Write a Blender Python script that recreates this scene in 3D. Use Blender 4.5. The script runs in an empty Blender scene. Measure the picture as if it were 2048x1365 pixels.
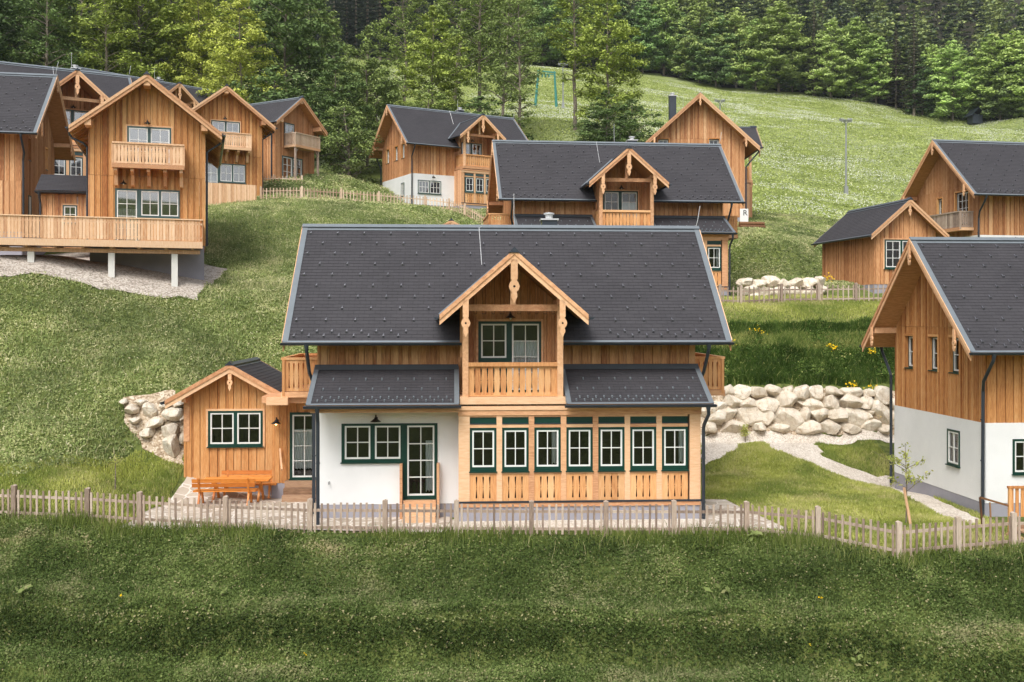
import bpy, bmesh, math, random
import numpy as np
from mathutils import Vector, Matrix, geometry
R = math.radians
rnd = random.Random(7)
SC = bpy.context.scene
COL = SC.collection

# ------------------------------------------------------------------ camera, sky, sun, exposure
ZC = 6.25                       # camera height above the patio of the front house
F = 2048.0                      # focal length in pixels of a 2048 px wide picture
cd = bpy.data.cameras.new('camera')
cd.sensor_width = 36.0
cd.lens = 36.0
cd.shift_y = -(682.5 - 635.0) / 2048.0
cd.clip_start = 0.5
cd.clip_end = 2000.0
cam = bpy.data.objects.new('camera', cd)
cam.location = (0, 0, ZC)
cam.rotation_euler = (R(90), 0, 0)
COL.objects.link(cam)
SC.camera = cam

SUN_EL, SUN_AZ = R(52), R(200)   # azimuth measured clockwise from +Y: behind the camera, a little to the left
w = bpy.data.worlds.new('World')
SC.world = w
w.use_nodes = True
nt = w.node_tree
bg = nt.nodes['Background']
sky = nt.nodes.new('ShaderNodeTexSky')
sky.sky_type = 'NISHITA'
sky.sun_disc = False
sky.sun_elevation = SUN_EL
sky.sun_rotation = SUN_AZ
sky.dust_density = 4.0
hs = nt.nodes.new('ShaderNodeHueSaturation')
hs.inputs['Saturation'].default_value = 0.30
nt.links.new(sky.outputs[0], hs.inputs['Color'])
nt.links.new(hs.outputs[0], bg.inputs['Color'])
bg.inputs['Strength'].default_value = 0.15
sl = bpy.data.lights.new('sun', 'SUN')
sl.energy = 1.25
sl.angle = R(25)
sl.color = (1.0, 0.98, 0.95)
sun = bpy.data.objects.new('sun', sl)
sd = Vector((math.sin(SUN_AZ) * math.cos(SUN_EL), math.cos(SUN_AZ) * math.cos(SUN_EL), math.sin(SUN_EL)))
sun.rotation_euler = sd.to_track_quat('Z', 'Y').to_euler()
COL.objects.link(sun)
SC.view_settings.view_transform = 'Standard'
SC.view_settings.look = 'None'
SC.view_settings.gamma = 1.0
SC.view_settings.exposure = 0.63
SC.render.engine = 'CYCLES'
SC.cycles.max_bounces = 6
SC.cycles.transparent_max_bounces = 6
SC.cycles.use_denoising = True


def at(px, py, D):
    """a point seen at a photograph pixel, D metres away"""
    return Vector(((px - 1024.0) * D / F, D, ZC + (635.0 - py) * D / F))


# ------------------------------------------------------------------ materials
def s2l(r, g, b):
    f = lambda c: ((c / 255.0) / 12.92 if c <= 10 else (((c / 255.0) + 0.055) / 1.055) ** 2.4)
    return (f(r), f(g), f(b), 1.0)


class NT:
    def __init__(s, name):
        s.m = bpy.data.materials.new(name)
        s.m.use_nodes = True
        s.t = s.m.node_tree
        s.b = s.t.nodes['Principled BSDF']
        s.out = s.t.nodes['Material Output']

    def n(s, typ, **kw):
        nd = s.t.nodes.new('ShaderNode' + typ)
        for k, v in kw.items():
            if k.startswith('i_'):
                key = k[2:]
                nd.inputs[int(key) if key.isdigit() else key.replace('_', ' ')].default_value = v
            else:
                setattr(nd, k, v)
        return nd

    def l(s, a, b):
        s.t.links.new(a, b)

    def ramp(s, fac, stops):
        r = s.n('ValToRGB')
        el = r.color_ramp.elements
        while len(el) < len(stops):
            el.new(0.5)
        for e, (p, c) in zip(el, stops):
            e.position = p
            e.color = c
        s.l(fac, r.inputs[0])
        return r.outputs[0]

    def coords(s, scale=(1, 1, 1), src='Object'):
        tc = s.n('TexCoord')
        mp = s.n('Mapping')
        mp.inputs['Scale'].default_value = scale
        s.l(tc.outputs[src], mp.inputs[0])
        return mp.outputs[0]

    def noise(s, vec, scale, detail=4, rough=0.55):
        nz = s.n('TexNoise', i_Scale=scale, i_Detail=detail, i_Roughness=rough)
        s.l(vec, nz.inputs['Vector'])
        return nz.outputs[0]

    def mix(s, fac, a, b, mode='MIX'):
        mx = s.n('Mix', data_type='RGBA', blend_type=mode)
        for sock, v in ((mx.inputs[0], fac), (mx.inputs[6], a), (mx.inputs[7], b)):
            if isinstance(v, (int, float, tuple)):
                sock.default_value = v
            else:
                s.l(v, sock)
        return mx.outputs[2]

    def math(s, op, a, b=0.0, clamp=False):
        md = s.n('Math', operation=op, use_clamp=clamp)
        for sock, v in ((md.inputs[0], a), (md.inputs[1], b)):
            if isinstance(v, (int, float)):
                sock.default_value = v
            else:
                s.l(v, sock)
        return md.outputs[0]

    def attr(s, name='tone'):
        a = s.n('Attribute', attribute_name=name)
        return a.outputs['Fac']

    def bump(s, h, strength, dist=0.02):
        b = s.n('Bump', i_Strength=strength, i_Distance=dist)
        s.l(h, b.inputs['Height'])
        s.l(b.outputs[0], s.b.inputs['Normal'])

    def done(s, color=None, rough=0.6, spec=0.3, metal=0.0):
        if color is not None:
            if isinstance(color, tuple):
                s.b.inputs['Base Color'].default_value = color
            else:
                s.l(color, s.b.inputs['Base Color'])
        s.b.inputs['Roughness'].default_value = rough
        s.b.inputs['Specular IOR Level'].default_value = spec
        s.b.inputs['Metallic'].default_value = metal
        return s.m


def wood(name, dark, mid, light, grain=(9, 9, 1.2), knots=0.5, rough=0.62, weather=0.0):
    t = NT(name)
    tone = t.attr()
    co = t.coords(grain)
    off = t.n('Vector_Math'.replace('_', ''), operation='ADD')
    cmb = t.n('CombineXYZ')
    tm = t.math('MULTIPLY', tone, 37.0)
    for i in range(3):
        t.l(tm, cmb.inputs[i])
    t.l(co, off.inputs[0])
    t.l(cmb.outputs[0], off.inputs[1])
    v = off.outputs[0]
    g = t.noise(v, 3.0, 6, 0.6)
    f = t.math('ADD', t.math('MULTIPLY', tone, 0.58), t.math('MULTIPLY', t.math('SUBTRACT', g, 0.5), 0.95))
    f = t.math('ADD', f, 0.29)
    c = t.ramp(f, [(0.22, dark), (0.60, mid), (1.0, light)])
    if knots:
        vo = t.n('TexVoronoi', i_Scale=1.1)
        t.l(v, vo.inputs['Vector'])
        kn = t.ramp(vo.outputs['Distance'], [(0.0, (1, 1, 1, 1)), (0.13, (0, 0, 0, 1))])
        c = t.mix(t.math('MULTIPLY', kn, knots), c, (dark[0] * 0.45, dark[1] * 0.38, dark[2] * 0.3, 1))
    if weather:
        wz = t.noise(t.coords((0.5, 0.5, 0.25)), 1.6, 4, 0.6)
        wf = t.ramp(wz, [(0.42, (0, 0, 0, 1)), (0.72, (1, 1, 1, 1))])
        c = t.mix(t.math('MULTIPLY', wf, weather), c, (dark[0] * 0.8, dark[1] * 0.8, dark[2] * 0.85, 1))
    oi = t.n('ObjectInfo')
    vr = t.ramp(oi.outputs['Random'], [(0.0, (0.84, 0.83, 0.82, 1)), (1.0, (1.06, 1.05, 1.04, 1))])
    c = t.mix(1.0, c, vr, 'MULTIPLY')
    t.bump(g, 0.25, 0.004)
    return t.done(c, rough, 0.25)


M = {}
M['larch'] = wood('larch_boards', s2l(146, 92, 56), s2l(202, 148, 102), s2l(230, 188, 144), weather=0.16)
M['larch_warm'] = wood('larch_boards_warm', s2l(156, 96, 52), s2l(206, 147, 90), s2l(230, 183, 128), weather=0.12)
M['pale'] = wood('pale_spruce', s2l(188, 134, 96), s2l(222, 174, 132), s2l(236, 198, 160), grain=(3, 3, 3), knots=0.35)
M['pale_x'] = wood('pale_spruce_horizontal', s2l(188, 134, 96), s2l(222, 174, 132), s2l(236, 198, 160), grain=(1.2, 7, 9), knots=0.3)
M['panel'] = wood('bay_panel_boards', s2l(186, 124, 78), s2l(218, 162, 108), s2l(232, 186, 138), knots=0.45)
M['soffit'] = wood('soffit_boards', s2l(150, 102, 60), s2l(196, 146, 96), s2l(218, 174, 122), grain=(1.2, 8, 8))
M['greywood'] = wood('weathered_fence_wood', s2l(124, 106, 94), s2l(172, 152, 136), s2l(204, 188, 172), grain=(12, 12, 1.5), knots=0.2)
M['deckwood'] = wood('deck_spruce', s2l(190, 144, 108), s2l(226, 186, 148), s2l(240, 210, 178), knots=0.25)
M['palegrey'] = wood('pale_weathered_pickets', s2l(168, 138, 114), s2l(206, 180, 154), s2l(226, 206, 184), grain=(12, 12, 1.5), knots=0.2)
M['step'] = wood('weathered_step_wood', s2l(110, 84, 64), s2l(158, 126, 100), s2l(184, 154, 126), grain=(1.2, 8, 8))
M['bench'] = wood('oiled_orange_wood', s2l(176, 98, 34), s2l(206, 128, 54), s2l(222, 154, 84), grain=(1.4, 9, 9), knots=0.2, rough=0.4)
M['darkwood'] = wood('dark_log_wood', s2l(90, 60, 40), s2l(140, 100, 66), s2l(170, 130, 92))  # dark brown wood of the logs and stair handrail


def roofmat(name, axis):
    t = NT(name)
    tc = t.n('TexCoord')
    sp = t.n('SeparateXYZ')
    t.l(tc.outputs['Object'], sp.inputs[0])
    cb = t.n('CombineXYZ')
    t.l(sp.outputs[axis], cb.inputs[0])
    t.l(t.math('MULTIPLY', t.attr('tone'), 400.0), cb.inputs[1])      # tone holds the course number / 400
    br = t.n('TexBrick', offset=0.5, squash=1.0)
    br.inputs['Scale'].default_value = 1.0
    br.inputs['Mortar Size'].default_value = 0.014
    br.inputs['Mortar Smooth'].default_value = 0.0
    br.inputs['Brick Width'].default_value = 0.34
    br.inputs['Row Height'].default_value = 1.0
    br.inputs['Color1'].default_value = s2l(52, 51, 54)
    br.inputs['Color2'].default_value = s2l(63, 62, 65)
    br.inputs['Mortar'].default_value = s2l(34, 32, 35)
    t.l(cb.outputs[0], br.inputs['Vector'])
    nz = t.noise(t.coords((1, 1, 1)), 0.55, 5, 0.6)
    c = t.mix(0.5, br.outputs['Color'], t.ramp(nz, [(0.3, s2l(46, 45, 48)), (0.7, s2l(67, 65, 68))]))
    n2 = t.noise(t.coords((1, 1, 1)), 55, 2)
    c = t.mix(0.22, c, t.ramp(n2, [(0.35, s2l(40, 38, 41)), (0.7, s2l(92, 88, 92))]))
    t.bump(n2, 0.3, 0.004)
    return t.done(c, 0.78, 0.3)


M['roof'] = roofmat('bitumen_shingles', 0)
M['roof_y'] = roofmat('bitumen_shingles_dormer', 1)


def plain(name, col, rough=0.5, spec=0.4, metal=0.0, var=0.12, scale=3.0, bump=0.0, bscale=60):
    t = NT(name)
    nz = t.noise(t.coords(), scale, 5, 0.6)
    lo = tuple(c * (1 - var) for c in col[:3]) + (1,)
    hi = tuple(min(1, c * (1 + var)) for c in col[:3]) + (1,)
    c = t.ramp(nz, [(0.3, lo), (0.7, hi)])
    if bump:
        t.bump(t.noise(t.coords(), bscale, 3), bump, 0.01)
    return t.done(c, rough, spec, metal)


M['flash'] = plain('coated_sheet_metal', s2l(114, 121, 126), 0.42, 0.5, 0.15, 0.08)
M['flash_dark'] = plain('dark_sheet_metal', s2l(80, 86, 92), 0.42, 0.5, 0.15, 0.08)
M['gutter'] = plain('anthracite_gutter', s2l(52, 58, 66), 0.35, 0.5, 0.2, 0.1)
M['plaster'] = plain('white_plaster', s2l(226, 226, 225), 0.85, 0.2, 0, 0.05, 0.9, 0.5, 90)
M['plinth'] = plain('grey_plinth', s2l(152, 150, 158), 0.85, 0.2, 0, 0.07, 1.5, 0.2)
M['concrete'] = plain('white_concrete', s2l(214, 212, 206), 0.8, 0.2, 0, 0.06, 2)
M['green'] = plain('dark_green_paint', s2l(8, 54, 44), 0.4, 0.4, 0, 0.12)
M['green_grey'] = plain('grey_green_paint', s2l(62, 84, 82), 0.4, 0.4, 0, 0.12)
M['white'] = plain('white_paint', s2l(226, 226, 222), 0.45, 0.4, 0, 0.03)
M['black'] = plain('black_iron', s2l(26, 22, 24), 0.45, 0.4, 0, 0.1)
M['dark'] = plain('dark_recess', s2l(26, 21, 20), 0.9, 0.1, 0, 0.25, 1.0)  # near-black colour stands in for shade in rooms, slots and holes
M['steel'] = plain('galvanised_steel', s2l(150, 152, 150), 0.45, 0.5, 0.5, 0.1)
M['rodm'] = plain('aluminium_rod', s2l(200, 200, 200), 0.4, 0.5, 0.3, 0.05)
M['teal'] = plain('teal_steel', s2l(60, 128, 118), 0.5, 0.4, 0, 0.1)
M['bulb'] = NT('lit_bulb').m
_b = M['bulb'].node_tree.nodes['Principled BSDF']
_b.inputs['Emission Color'].default_value = (1.0, 0.6, 0.22, 1)
_b.inputs['Emission Strength'].default_value = 6.0


def m_curtain():
    t = NT('white_curtain')
    wv = t.n('TexWave', wave_type='BANDS', bands_direction='X', i_Scale=9.0, i_Distortion=1.5)
    t.l(t.coords(), wv.inputs['Vector'])
    c = t.ramp(wv.outputs[1], [(0.0, s2l(176, 184, 186)), (1.0, s2l(232, 236, 236))])
    return t.done(c, 0.9, 0.1)


M['curtain'] = m_curtain()


def m_glass(name='window_glass', add=0.02):
    t = NT(name)
    fr = t.n('Fresnel', i_IOR=1.75)
    nz = t.noise(t.coords((1, 1, 1)), 1.3, 2)
    bp = t.n('Bump', i_Strength=0.02, i_Distance=0.03)
    t.l(nz, bp.inputs['Height'])
    gl = t.n('BsdfGlossy', i_Roughness=0.02)
    tr = t.n('BsdfTransparent')
    tr.inputs[0].default_value = (0.93, 0.95, 0.94, 1)
    mx = t.n('MixShader')
    t.l(t.math('ADD', fr.outputs[0], add), mx.inputs[0])
    t.l(tr.outputs[0], mx.inputs[1])
    t.l(gl.outputs[0], mx.inputs[2])
    t.l(mx.outputs[0], t.out.inputs[0])
    return t.m


M['glass'] = m_glass()
M['glass_sky'] = m_glass('coated_glass', 0.34)


def m_stone():
    t = NT('limestone')
    co = t.coords()
    oi = t.n('ObjectInfo')
    a = t.noise(co, 3.6, 9, 0.7)
    c = t.ramp(a, [(0.30, s2l(168, 142, 112)), (0.42, s2l(224, 210, 188)), (0.62, s2l(240, 233, 218))])
    vo = t.n('TexVoronoi', feature='DISTANCE_TO_EDGE', i_Scale=2.4)
    t.l(co, vo.inputs['Vector'])
    cr = t.ramp(vo.outputs[0], [(0.0, (1, 1, 1, 1)), (0.035, (0, 0, 0, 1))])
    c = t.mix(t.math('MULTIPLY', cr, 0.35), c, s2l(140, 116, 90))
    c = t.mix(t.math('MULTIPLY', oi.outputs['Random'], 0.35), c, s2l(196, 178, 156))
    t.bump(t.noise(co, 5, 9, 0.75), 1.0, 0.12)
    return t.done(c, 0.9, 0.15)


M['stone'] = m_stone()


def m_gravel(name, a, b, c_, sc=24):
    t = NT(name)
    co = t.coords()
    vo = t.n('TexVoronoi', i_Scale=sc)
    t.l(co, vo.inputs['Vector'])
    r = t.n('SeparateColor')
    t.l(vo.outputs['Color'], r.inputs[0])
    f = t.math('ADD', t.math('MULTIPLY', r.outputs[0], 0.55), t.math('MULTIPLY', t.noise(co, 0.9, 5), 0.6))
    c = t.ramp(f, [(0.25, a), (0.6, b), (0.95, c_)])
    t.bump(vo.outputs['Distance'], 0.6, 0.03)
    return t.done(c, 0.95, 0.1)


M['gravel'] = m_gravel('pale_gravel', s2l(168, 154, 138), s2l(206, 196, 182), s2l(226, 220, 210))
M['gravel_g'] = m_gravel('grey_gravel', s2l(120, 110, 100), s2l(176, 166, 154), s2l(206, 198, 188), 16)
M['gravel_d'] = m_gravel('bare_gravel_soil', s2l(124, 104, 82), s2l(180, 162, 138), s2l(212, 200, 182), 14)


def m_patio():
    t = NT('flagstones')
    co = t.coords()
    vo = t.n('TexVoronoi', feature='DISTANCE_TO_EDGE', i_Scale=1.9)
    v2 = t.n('TexVoronoi', i_Scale=1.9)
    t.l(co, vo.inputs['Vector'])
    t.l(co, v2.inputs['Vector'])
    r = t.n('SeparateColor')
    t.l(v2.outputs['Color'], r.inputs[0])
    f = t.math('ADD', t.math('MULTIPLY', r.outputs[0], 0.6), t.math('MULTIPLY', t.noise(co, 4, 5), 0.4))
    c = t.ramp(f, [(0.1, s2l(146, 132, 116)), (0.5, s2l(180, 168, 152)), (0.9, s2l(200, 190, 178))])
    j = t.ramp(vo.outputs[0], [(0.02, (1, 1, 1, 1)), (0.05, (0, 0, 0, 1))])
    c = t.mix(j, c, s2l(214, 206, 196))
    return t.done(c, 0.85, 0.2)


M['patio'] = m_patio()


def m_ground():
    """turf: base soil and grass colours; the far meadow carries drifts of white blossom"""
    t = NT('turf')
    co = t.coords(src='Object')
    sp = t.n('SeparateXYZ')
    t.l(co, sp.inputs[0])
    n1 = t.noise(co, 0.22, 6, 0.6)
    n2 = t.noise(co, 3.5, 6, 0.7)
    n3 = t.noise(t.coords((1, 0.22, 1)), 0.075, 6, 0.62)
    near = t.ramp(n2, [(0.3, s2l(62, 72, 36)), (0.55, s2l(98, 108, 56)), (0.8, s2l(140, 132, 88))])
    f = t.math('ADD', t.math('MULTIPLY', n1, 0.5), t.math('MULTIPLY', n2, 0.5))
    mead = t.ramp(f, [(0.34, s2l(92, 104, 50)), (0.5, s2l(116, 128, 66)), (0.66, s2l(138, 146, 84))])
    far = t.n('MapRange', i_1=54.0, i_2=66.0)
    t.l(sp.outputs[1], far.inputs[0])
    c = t.mix(far.outputs[0], near, mead)
    fl = t.ramp(n3, [(0.44, (0, 0, 0, 1)), (0.62, (1, 1, 1, 1))])
    n4 = t.noise(t.coords((0.35, 1.0, 1)), 2.2, 6, 0.8)
    sk = t.ramp(n4, [(0.36, (0, 0, 0, 1)), (0.72, (1, 1, 1, 1))])
    far2 = t.n('MapRange', i_1=80.0, i_2=105.0)
    t.l(sp.outputs[1], far2.inputs[0])
    fm = t.math('MULTIPLY', t.math('MULTIPLY', fl, sk), far2.outputs[0])
    c = t.mix(t.math('MULTIPLY', fm, 0.38), c, s2l(218, 220, 204))
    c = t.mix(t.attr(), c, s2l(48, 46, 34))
    t.bump(n2, 0.5, 0.08)
    return t.done(c, 0.95, 0.1)


M['turf'] = m_ground()


def leafmat(name, stops, trans=0.3, patch=None, objcol=False, pscale=0.5, ps=(0.42, 0.6), aniso=(1, 1, 1)):
    t = NT(name)
    c = t.ramp(t.attr(), stops)
    if patch:
        nz = t.noise(t.coords(aniso), pscale, 5, 0.6)
        c = t.mix(t.ramp(nz, [(ps[0], (0, 0, 0, 1)), (ps[1], (1, 1, 1, 1))]), c, t.ramp(t.attr(), patch))
    if objcol:
        oi = t.n('ObjectInfo')
        c = t.mix(1.0, c, oi.outputs['Color'], 'MULTIPLY')
    d = t.n('BsdfDiffuse')
    tr = t.n('BsdfTranslucent')
    t.l(c, d.inputs[0])
    t.l(c, tr.inputs[0])
    mx = t.n('MixShader')
    mx.inputs[0].default_value = trans
    t.l(d.outputs[0], mx.inputs[1])
    t.l(tr.outputs[0], mx.inputs[2])
    t.l(mx.outputs[0], t.out.inputs[0])
    return t.m


M['bankleaf'] = leafmat('bank_clover', [(0.0, s2l(44, 56, 28)), (0.45, s2l(94, 112, 60)), (0.88, s2l(138, 152, 90)), (1.0, s2l(172, 162, 122))],
                        0.3, [(0.0, s2l(52, 66, 34)), (0.6, s2l(98, 116, 64)), (1.0, s2l(150, 148, 108))], pscale=0.5, aniso=(0.5, 1, 1.4))
M['blade'] = leafmat('tall_grass', [(0.0, s2l(72, 88, 40)), (0.5, s2l(110, 126, 62)), (0.92, s2l(146, 156, 88)), (1.0, s2l(188, 178, 132))], 0.35)
M['lawn'] = leafmat('lawn_grass', [(0.0, s2l(146, 156, 72)), (0.6, s2l(190, 194, 106)), (1.0, s2l(212, 206, 146))], 0.35,
                    [(0.0, s2l(108, 130, 60)), (0.6, s2l(150, 162, 84)), (1.0, s2l(196, 186, 134))], pscale=0.35)
M['slope'] = leafmat('slope_grass', [(0.0, s2l(96, 108, 62)), (0.5, s2l(150, 166, 102)), (0.85, s2l(204, 202, 146)), (1.0, s2l(226, 220, 180))], 0.35,
                     [(0.0, s2l(78, 94, 54)), (0.6, s2l(138, 150, 98)), (1.0, s2l(200, 194, 150))], pscale=0.22)
M['shrub'] = leafmat('dark_bank_plants', [(0.0, s2l(46, 66, 28)), (0.5, s2l(86, 112, 52)), (0.9, s2l(138, 158, 84)), (1.0, s2l(186, 188, 116))], 0.3)
M['leaf'] = leafmat('tree_leaves', [(0.0, (0.42, 0.42, 0.40, 1)), (0.5, (0.95, 0.95, 0.92, 1)), (1.0, (1.5, 1.45, 1.3, 1))], 0.22, objcol=True)
M['needle'] = leafmat('conifer_needles', [(0.0, (0.4, 0.4, 0.4, 1)), (0.5, (0.8, 0.8, 0.8, 1)), (1.0, (1.3, 1.3, 1.2, 1))], 0.15, objcol=True)
M['farforest'] = leafmat('forest_needles', [(0.0, s2l(52, 60, 58)), (0.45, s2l(82, 94, 84)), (0.7, s2l(122, 138, 92)), (1.0, s2l(172, 182, 112))], 0.15)
M['yellow'] = leafmat('yellow_petals', [(0.0, s2l(224, 180, 20)), (1.0, s2l(244, 214, 60))], 0.2)
M['bark'] = plain('grey_bark', s2l(128, 118, 106), 0.95, 0.1, 0, 0.45, 5, 0.5, 14)


# ------------------------------------------------------------------ mesh building
class MB:
    """collects shapes in a frame (origin, A, B) and links them as one mesh object"""

    def __init__(s, o=(0, 0, 0), A=(1, 0, 0), B=(0, 1, 0)):
        s.v, s.f, s.m, s.t = [], [], [], []
        s.frame(o, A, B)

    def frame(s, o=(0, 0, 0), A=(1, 0, 0), B=(0, 1, 0), C=(0, 0, 1)):
        s.o, s.A, s.B, s.C = Vector(o), Vector(A), Vector(B), Vector(C)
        return s

    def P(s, a, b, c):
        return s.o + s.A * a + s.B * b + s.C * c

    def face(s, pts, m, t):
        i = len(s.v)
        s.v.extend(pts)
        s.f.append(tuple(range(i, i + len(pts))))
        s.m.append(m)
        s.t.append(t)

    def box(s, a0, a1, b0, b1, c0, c1, m=0, t=None):
        t = rnd.random() if t is None else t
        i = len(s.v)
        for a in (a0, a1):
            for b in (b0, b1):
                for c in (c0, c1):
                    s.v.append(s.P(a, b, c))
        for q in ((0, 1, 3, 2), (4, 6, 7, 5), (0, 4, 5, 1), (2, 3, 7, 6), (0, 2, 6, 4), (1, 5, 7, 3)):
            s.f.append(tuple(i + k for k in q))
            s.m.append(m)
            s.t.append(t)

    def prism(s, pts, ext, m=0, t=None):
        """polygon (frame coordinates) extruded by ext (frame coordinates)"""
        t = rnd.random() if t is None else t
        p = [s.P(*q) for q in pts]
        e = s.A * ext[0] + s.B * ext[1] + s.C * ext[2]
        n = len(p)
        i = len(s.v)
        s.v.extend(p)
        s.v.extend([q + e for q in p])
        fs = [tuple(range(i, i + n)), tuple(range(i + 2 * n - 1, i + n - 1, -1))]
        for k in range(n):
            k2 = (k + 1) % n
            fs.append((i + k, i + k2, i + n + k2, i + n + k))
        for q in fs:
            s.f.append(q)
            s.m.append(m)
            s.t.append(t)

    def beam(s, p, q, w, h, m=0, t=None, up=(0, 0, 1)):
        t = rnd.random() if t is None else t
        p, q = s.P(*p), s.P(*q)
        d = (q - p).normalized()
        sd_ = d.cross(Vector(up))
        if sd_.length < 1e-4:
            sd_ = d.cross(Vector((1, 0, 0)))
        sd_.normalize()
        u = sd_.cross(d)
        i = len(s.v)
        for e in (p, q):
            for x, y in ((-1, -1), (1, -1), (1, 1), (-1, 1)):
                s.v.append(e + sd_ * (x * w / 2) + u * (y * h / 2))
        for k in range(4):
            k2 = (k + 1) % 4
            s.f.append((i + k, i + k2, i + 4 + k2, i + 4 + k))
        s.f.append((i + 3, i + 2, i + 1, i))
        s.f.append((i + 4, i + 5, i + 6, i + 7))
        s.m += [m] * 6
        s.t += [t] * 6

    def tube(s, pts, r, n=8, m=0, t=None, cap=True):
        t = rnd.random() if t is None else t
        pts = [s.P(*p) for p in pts]
        rs = r if isinstance(r, (list, tuple)) else [r] * len(pts)
        i0 = len(s.v)
        prev = None
        for k, p in enumerate(pts):
            d = (pts[min(k + 1, len(pts) - 1)] - pts[max(k - 1, 0)]).normalized()
            if prev is None:
                x = d.cross(Vector((0.3, 0.2, 1)))
                if x.length < 0.05:
                    x = d.cross(Vector((1, 0, 0)))
            else:
                x = prev - d * prev.dot(d)
            x.normalize()
            prev = x
            y = d.cross(x)
            for j in range(n):
                a = 2 * math.pi * j / n
                s.v.append(p + (x * math.cos(a) + y * math.sin(a)) * rs[k])
        for k in range(len(pts) - 1):
            for j in range(n):
                j2 = (j + 1) % n
                a = i0 + k * n
                s.f.append((a + j, a + j2, a + n + j2, a + n + j))
                s.m.append(m)
                s.t.append(t)
        if cap:
            s.f.append(tuple(i0 + j for j in range(n - 1, -1, -1)))
            s.f.append(tuple(i0 + (len(pts) - 1) * n + j for j in range(n)))
            s.m += [m, m]
            s.t += [t, t]

    def lathe(s, c, prof, n=16, m=0, t=0.5):
        i0 = len(s.v)
        for r, z in prof:
            for j in range(n):
                a = 2 * math.pi * j / n
                s.v.append(s.P(c[0] + r * math.cos(a), c[1] + r * math.sin(a), c[2] + z))
        for k in range(len(prof) - 1):
            for j in range(n):
                j2 = (j + 1) % n
                a = i0 + k * n
                s.f.append((a + j, a + j2, a + n + j2, a + n + j))
                s.m.append(m)
                s.t.append(t)

    def build(s, name, mats, parent=None, smooth=False):
        if not isinstance(mats, (list, tuple)):
            mats = [mats]
        me = bpy.data.meshes.new(name)
        me.from_pydata([tuple(p) for p in s.v], [], s.f)
        for mt in mats:
            me.materials.append(M[mt] if isinstance(mt, str) else mt)
        if len(mats) > 1:
            me.polygons.foreach_set('material_index', s.m)
        a = me.attributes.new('tone', 'FLOAT', 'FACE')
        a.data.foreach_set('value', s.t)
        if smooth:
            me.polygons.foreach_set('use_smooth', [True] * len(s.f))
        o = bpy.data.objects.new(name, me)
        COL.objects.link(o)
        if parent:
            o.parent = parent
        return o


def np_mesh(name, verts, faces_idx, nper, tone, mat, parent=None):
    """fast mesh: verts (N,3), faces_idx (M,nper)"""
    me = bpy.data.meshes.new(name)
    nv, nf = len(verts), len(faces_idx)
    me.vertices.add(nv)
    me.vertices.foreach_set('co', np.ascontiguousarray(verts, dtype=np.float32).ravel())
    me.loops.add(nf * nper)
    me.loops.foreach_set('vertex_index', np.ascontiguousarray(faces_idx, dtype=np.int32).ravel())
    me.polygons.add(nf)
    me.polygons.foreach_set('loop_start', np.arange(0, nf * nper, nper, dtype=np.int32))
    me.update(calc_edges=True)
    a = me.attributes.new('tone', 'FLOAT', 'FACE')
    a.data.foreach_set('value', np.ascontiguousarray(tone, dtype=np.float32))
    me.materials.append(M[mat] if isinstance(mat, str) else mat)
    o = bpy.data.objects.new(name, me)
    COL.objects.link(o)
    if parent:
        o.parent = parent
    return o


def tag(o, label=None, cat=None, group=None, kind=None):
    if label:
        o['label'] = label
    if cat:
        o['category'] = cat
    if group:
        o['group'] = group
    if kind:
        o['kind'] = kind
    return o


def empty(name, loc, rz, label, cat, group=None):
    o = bpy.data.objects.new(name, None)
    o.location = loc
    o.rotation_euler = (0, 0, rz)
    o.empty_display_size = 0.3
    COL.objects.link(o)
    return tag(o, label, cat, group)


def copy_tree(o, parent=None):
    c = o.copy()
    COL.objects.link(c)
    c.parent = parent
    for ch in list(o.children):
        copy_tree(ch, c)
    return c


# ------------------------------------------------------------------ terrain
FENCE = [(-24.0, 31.2, 0.46), (-14.7, 30.4, 0.26), (-12.5, 30.2, 0.21), (-9.0, 29.7, 0.09), (-5.8, 29.3, 0.05), (0.5, 29.2, 0.03),
         (6.6, 29.2, 0.02), (8.7, 28.9, -0.1), (10.3, 27.4, -0.2), (12.0, 27.8, -0.15), (13.9, 28.2, -0.1), (24, 28.6, -0.1)]
_fx = np.array([p[0] for p in FENCE])
_fy = np.array([p[1] for p in FENCE])
_fz = np.array([p[2] for p in FENCE])
_CP = []


def cp(x, y, z):
    _CP.append((x, y, z))


def cpp(px, py, D):
    p = at(px, py, D)
    _CP.append((p.x, p.y, p.z))


for x, y, z in FENCE:
    cp(x, y, z)
    cp(x, y - 0.6, z - 0.03)
for x in (-30, -60, 40, 80):
    cp(x, 30, 0.6)
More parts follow.
